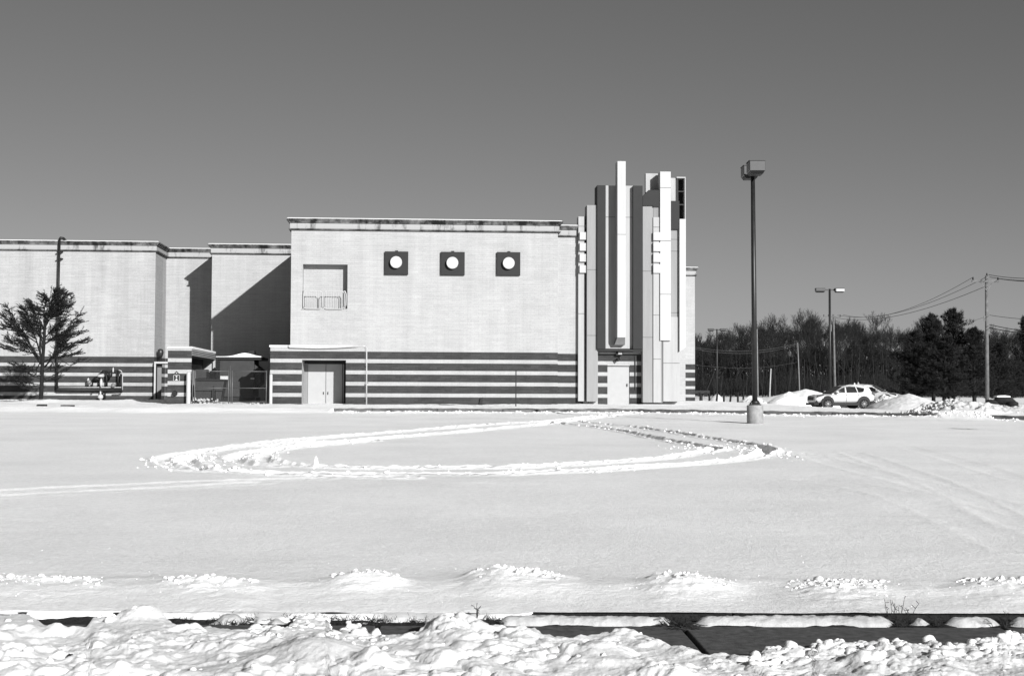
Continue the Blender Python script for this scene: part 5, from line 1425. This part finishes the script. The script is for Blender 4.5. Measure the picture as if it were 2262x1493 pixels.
# ---- young cedar in front of the left wing, its boughs read off the photograph
Yt = 77.5; p0 = atY(92, 880, Yt); p0.z = vz(p0.x, Yt) + .12
ced = empty('cedar_tree', p0, 0, 'young evergreen with upswept ragged boughs standing in the snow before the left wing', 'tree')
rnd = random.Random(3); rn = np.random.default_rng(3)
def cp3(px, py, dy=0.0):
    v = atY(px, py, Yt + dy) - p0; return Vector(v)
S = []; C = []; D = []; trunk = []
def limb(pts, r0, r1, store, n_side=0, tip=True, start=.25):
    P = [cp3(*p) for p in pts]; Q = []
    for i in range(len(P) - 1):
        a0 = P[max(i - 1, 0)]; a1 = P[i]; a2 = P[i + 1]; a3 = P[min(i + 2, len(P) - 1)]
        for t_ in (0, .25, .5, .75): Q.append(.5 * (2 * a1 + (a2 - a0) * t_ + (2 * a0 - 5 * a1 + 4 * a2 - a3) * t_ * t_ + (3 * a1 - a0 - 3 * a2 + a3) * t_ ** 3))
    Q.append(P[-1]); n = len(Q)
    for i in range(n - 1):
        ra = r0 + (r1 - r0) * i / n; rb = r0 + (r1 - r0) * (i + 1) / n; store.append((tuple(Q[i]), ra, tuple(Q[i + 1]), rb))
    return Q
def foliage(Q, start=.2, dens=1.0, L=.75, side_r=.012):
    n = len(Q); out = (Q[-1] - Q[0]).normalized()
    for i in range(int(n * start), n):
        d = (Q[min(i + 1, n - 1)] - Q[max(i - 1, 0)]).normalized(); f = i / n
        for _ in range(int(2.9 * dens + rnd.random())):
            sx = 1 if out.x > 0 else -1
            sd = Vector((sx * rnd.uniform(.25, 1.0) + rnd.gauss(0, .35), rnd.gauss(0, .7), rnd.uniform(-.12, .42))).normalized()
            l = L * (1.15 - .7 * f) * rnd.uniform(.5, 1.15); a = Q[i] + Vector((rnd.gauss(0, .04), rnd.gauss(0, .04), rnd.gauss(0, .05))); m_ = a + sd * l * .5 + Vector((0, 0, .02)); b = m_ + (sd + Vector((0, 0, .22))).normalized() * l * .5
            S.append((tuple(a), side_r, tuple(m_), side_r * .7)); S.append((tuple(m_), side_r * .7, tuple(b), side_r * .3))
            k = int(9 * l / .75) + 3
            for j in range(k):
                t_ = (j + .6) / k; c = a.lerp(m_, t_ * 2) if t_ < .5 else m_.lerp(b, t_ * 2 - 1); C.append(tuple(c)); D.append(tuple((sd * .8 + Vector((0, 0, .65))).normalized()))
limb([(90, 884), (92, 850), (94, 800), (97, 760), (99, 720), (100, 690)], .125, .06, trunk); limb([(92, 805), (88, 770), (90, 730), (86, 700)], .07, .03, trunk)
L_ = [([(93, 800), (75, 775), (50, 740), (25, 712), (2, 698)], .05, 1.0), ([(92, 798), (70, 765), (45, 725), (28, 698), (18, 682)], .045, 1), ([(93, 790), (80, 750), (68, 715), (58, 690), (52, 682)], .045, 1.0),
      ([(96, 770), (88, 730), (80, 700), (74, 680), (70, 670)], .04, .9), ([(98, 740), (104, 705), (110, 675), (116, 655), (122, 640)], .05, .9), ([(99, 725), (95, 700), (98, 680), (103, 662)], .035, .8),
      ([(95, 812), (112, 795), (122, 770), (130, 740), (140, 700), (158, 660)], .05, .8), ([(118, 785), (130, 760), (148, 730), (172, 694)], .04, .8), ([(122, 770), (140, 745), (158, 722), (175, 708)], .035, .8), ([(115, 790), (140, 772), (165, 762), (190, 752)], .035, .8),
      ([(100, 760), (125, 745), (150, 742), (178, 738)], .03, .8), ([(97, 800), (120, 790), (150, 787), (172, 778)], .03, .7), ([(90, 782), (60, 777), (30, 775), (8, 768)], .03, .7), ([(88, 770), (55, 765), (30, 757), (18, 746)], .03, .8), ([(85, 760), (55, 740), (30, 728), (12, 722)], .03, .9),
      ([(95, 750), (85, 735), (70, 728), (60, 715)], .03, 1.1), ([(98, 745), (110, 735), (125, 722), (135, 712)], .03, 1.1), ([(94, 840), (115, 830), (140, 818), (160, 806), (187, 795)], .025, .35), ([(90, 850), (60, 845), (30, 838)], .02, .55), ([(91, 838), (65, 825), (40, 815)], .02, .6), ([(92, 825), (65, 812), (35, 803)], .02, .7),
      ([(94, 845), (110, 840), (130, 838)], .02, .4), ([(93, 820), (110, 815), (128, 812)], .02, .5), ([(92, 860), (65, 858), (45, 852)], .018, .4), ([(99, 715), (115, 700), (135, 685), (150, 676)], .03, .9), ([(99, 700), (85, 690), (78, 678)], .03, 1.0), ([(110, 680), (122, 670), (138, 660), (145, 652)], .02, .7), ([(110, 676), (106, 665), (100, 655)], .02, .7),
      ([(98, 735), (92, 722), (84, 712), (76, 706)], .03, .8), ([(104, 705), (116, 692), (128, 680), (136, 668)], .03, 1), ([(98, 750), (110, 752), (124, 752), (140, 752)], .03, .7), ([(100, 700), (108, 690), (118, 672), (120, 655)], .03, 1), ([(120, 772), (132, 768), (150, 766)], .03, .9), ([(112, 672), (120, 660), (126, 650), (130, 645)], .02, .8), ([(88, 742), (70, 722), (60, 705), (50, 694)], .03, 1)]
for pts, r, dn in L_:
    for rep in (0, 1):
        if rep and dn < .6: continue
        dy = rnd.uniform(.5, 1.6) * (1 if rep else -1) * (.6 if rep else .5)
        P = [(p[0] + (rnd.uniform(-5, 5) if rep else 0), p[1] + (rnd.uniform(-6, 6) if rep else 0), dy * k / (len(pts) - 1)) for k, p in enumerate(pts)]
        Q = limb(P, r, .008, S); foliage(Q, .24, dn * (1.6 if dn < .65 else 1), .80)
V, F = segs_mesh(trunk, 8); arr_mesh('trunk', V, F, M['bark'], ced, smooth=True)
V, F = segs_mesh(S, 3); q = arr_mesh('branches', V, F, M['bark'], ced)
V, F = needles_arr(C, D, .085, 7, .40, .009, rn); q = arr_mesh('needles', V, F, M['cedar'], ced); q['kind'] = 'stuff'
print('cedar', len(C), len(S))
# bare earth ring under the cedar
pr = [(p0.x + .12 + (.55 * math.cos(a) * random.uniform(.8, 1.1)), p0.y - .55 + .35 * math.sin(a)) for a in np.linspace(0, 2 * math.pi, 20)[:-1]]
mb = MB(); mb.v = [(x, y, vz(x, y) + .16) for x, y in pr]; mb.f = [tuple(range(len(pr)))]; mb.build('bare_earth_patch', M['soil'])['kind'] = 'stuff'
# dark open slots in the snow at the far left of the lot
for a, b, y in ((82, 99, 905), (135, 160, 905.5)):
    p = onlot((a + b) / 2, y); w = (b - a) / 2 * p.y / FPX
    MB().box(-w, w, -.10, .35, -.1, .13).build('kerb_scrap', M['soil'])
    o = bpy.context.scene.objects[-1] if False else col.objects[-1]; o.location = (p.x, p.y, float(lot_h([p.x], [p.y])[0]) - .095); o.name = 'bare_kerb_edge'; o['kind'] = 'structure'
# two long dark puddles of bare asphalt on the right of the lot
for a, b, y0, y1 in ((2088, 2166, 945.5, 948.5), (2168, 2240, 949, 954)):
    pa, pb2 = onlot(a, y0), onlot(b, y1); th = .12 if a < 2100 else .05; mb = MB(); n = 24
    for k in range(n + 1):
        u = k / n; x = pa.x + (pb2.x - pa.x) * u; y = pa.y + (pb2.y - pa.y) * u; w = th * math.sin(math.pi * u) ** .4 * random.uniform(.6, 1.3)
        for s in (-1, 1): mb.v.append((x, y + s * w, float(lot_h([x], [y + s * w])[0]) + .012))
    for k in range(n): mb.f.append((2 * k, 2 * k + 2, 2 * k + 3, 2 * k + 1))
    mb.build('bare_asphalt_streak', M['asphalt'])['kind'] = 'stuff'
# upright wedge of snow crust in the ruts
p = onlot(698, 1033)
wd = MB(); wd.prism([(-.05, -.05), (.05, -.05), (.04, .08), (.01, .17), (-.02, .16), (-.035, .06)], -.03, .03); o = wd.build('snow_slab', M['roofsnow'], bevel=.012); o.location = (p.x, p.y, float(lot_h([p.x], [p.y])[0])); tag(o, 'upright wedge of snow crust standing in the left part of the tyre loop', 'snow lump')

# ================================================================== DEAD GRASS AND WEEDS
def blades(name, centers, n, h, m, r=.0016, spread=.5, flat=False):
    S = []
    for (x, y, z, rad) in centers:
        for _ in range(n):
            a = random.uniform(0, 6.28); rr0 = random.random() * rad; p = Vector((x + math.cos(a) * rr0, y + math.sin(a) * rr0 * .6, z))
            d = Vector((random.gauss(0, spread), random.gauss(0, spread), 1 if not flat else random.uniform(.0, .35))).normalized(); l = h * random.uniform(.4, 1.2); q = p + d * l * .5; e = q + (d + Vector((random.gauss(0, .3), random.gauss(0, .3), -.25))).normalized() * l * .5
            S.append((tuple(p), r, tuple(q), r * .8)); S.append((tuple(q), r * .8, tuple(e), r * .3))
    V, F = segs_mesh(S, 3); o = arr_mesh(name, V, F, m); o['kind'] = 'stuff'; return o
def st(px, Y): return (px - 1131) / FPX * Y
cen = []
for _ in range(75):
    px = random.choice((random.uniform(380, 690), random.uniform(735, 1130), random.uniform(900, 1120))); Y = random.uniform(9.95, 10.25); cen.append((st(px, Y), Y, -.01, .06))
for px in (1490, 1505, 1515, 1985, 1990, 2066, 2218, 1478, 1500, 1510, 1992): cen += [(st(px, Y), Y, .0, .05) for Y in (9.93, 10.0, 10.1, 10.2)]
blades('dead_grass', cen, 10, .05, M['grass'], .0022, .9)
blades('dead_grass_litter', cen, 8, .07, M['grass'], .0025, 1.2, True)
cen = [(st(px, Y), Y, .0, .07) for px in (1484, 1500, 1512, 1520) for Y in (9.8, 9.93, 10.05)]
blades('twig_litter', cen, 9, .12, M['grass'], .0035, 1.0, True)
for px, Y, h, lab in ((1962, 10.15, .13, 'short curled dead weed left of the tall one on the icy snow strip'), (1980, 10.0, .17, 'tallest dead weed stalk on the icy snow strip at the right'), (2008, 10.1, .14, 'leaning dead weed stalk right of the tallest one'), (2216, 9.9, .10, 'small dead weed at the far right of the snow strip'), (1056, 10.2, .09, 'small dead stalk above the bare soil at the middle')):
    w = empty('dead_weed', (st(px, Y), Y, .03), 0, lab, 'weed', 'dead weeds along the pavement')
    S = []
    for _ in range(5):
        d = Vector((random.gauss(-.1, .35), random.gauss(0, .2), 1)).normalized(); p = Vector((0, 0, -.03)); l = h * random.uniform(.6, 1.2)
        for k in range(4):
            q = p + d * l / 4; S.append((tuple(p), .0022, tuple(q), .0016)); p = q; d = (d + Vector((random.gauss(0, .25), random.gauss(0, .2), 0))).normalized()
            if k > 1: 
                e = p + Vector((random.gauss(0, .02), random.gauss(0, .01), random.uniform(0, .025))); S.append((tuple(p), .0015, tuple(e), .003))
    V, F = segs_mesh(S, 3); arr_mesh('stems', V, F, M['grass'], w)
o = MB().tube([(0, 0, 0), (.02, -.05, .015), (.035, -.10, -.01)], .004, 5).build('pale_straw', M['straw']); o.location = (st(1444, 9.72), 9.72, .075); o.rotation_euler = (0, 0, .3)
o.data.transform(Matrix.Scale(1.4, 4)); tag(o, 'single pale straw lying over the snow strip edge right of centre', 'straw')
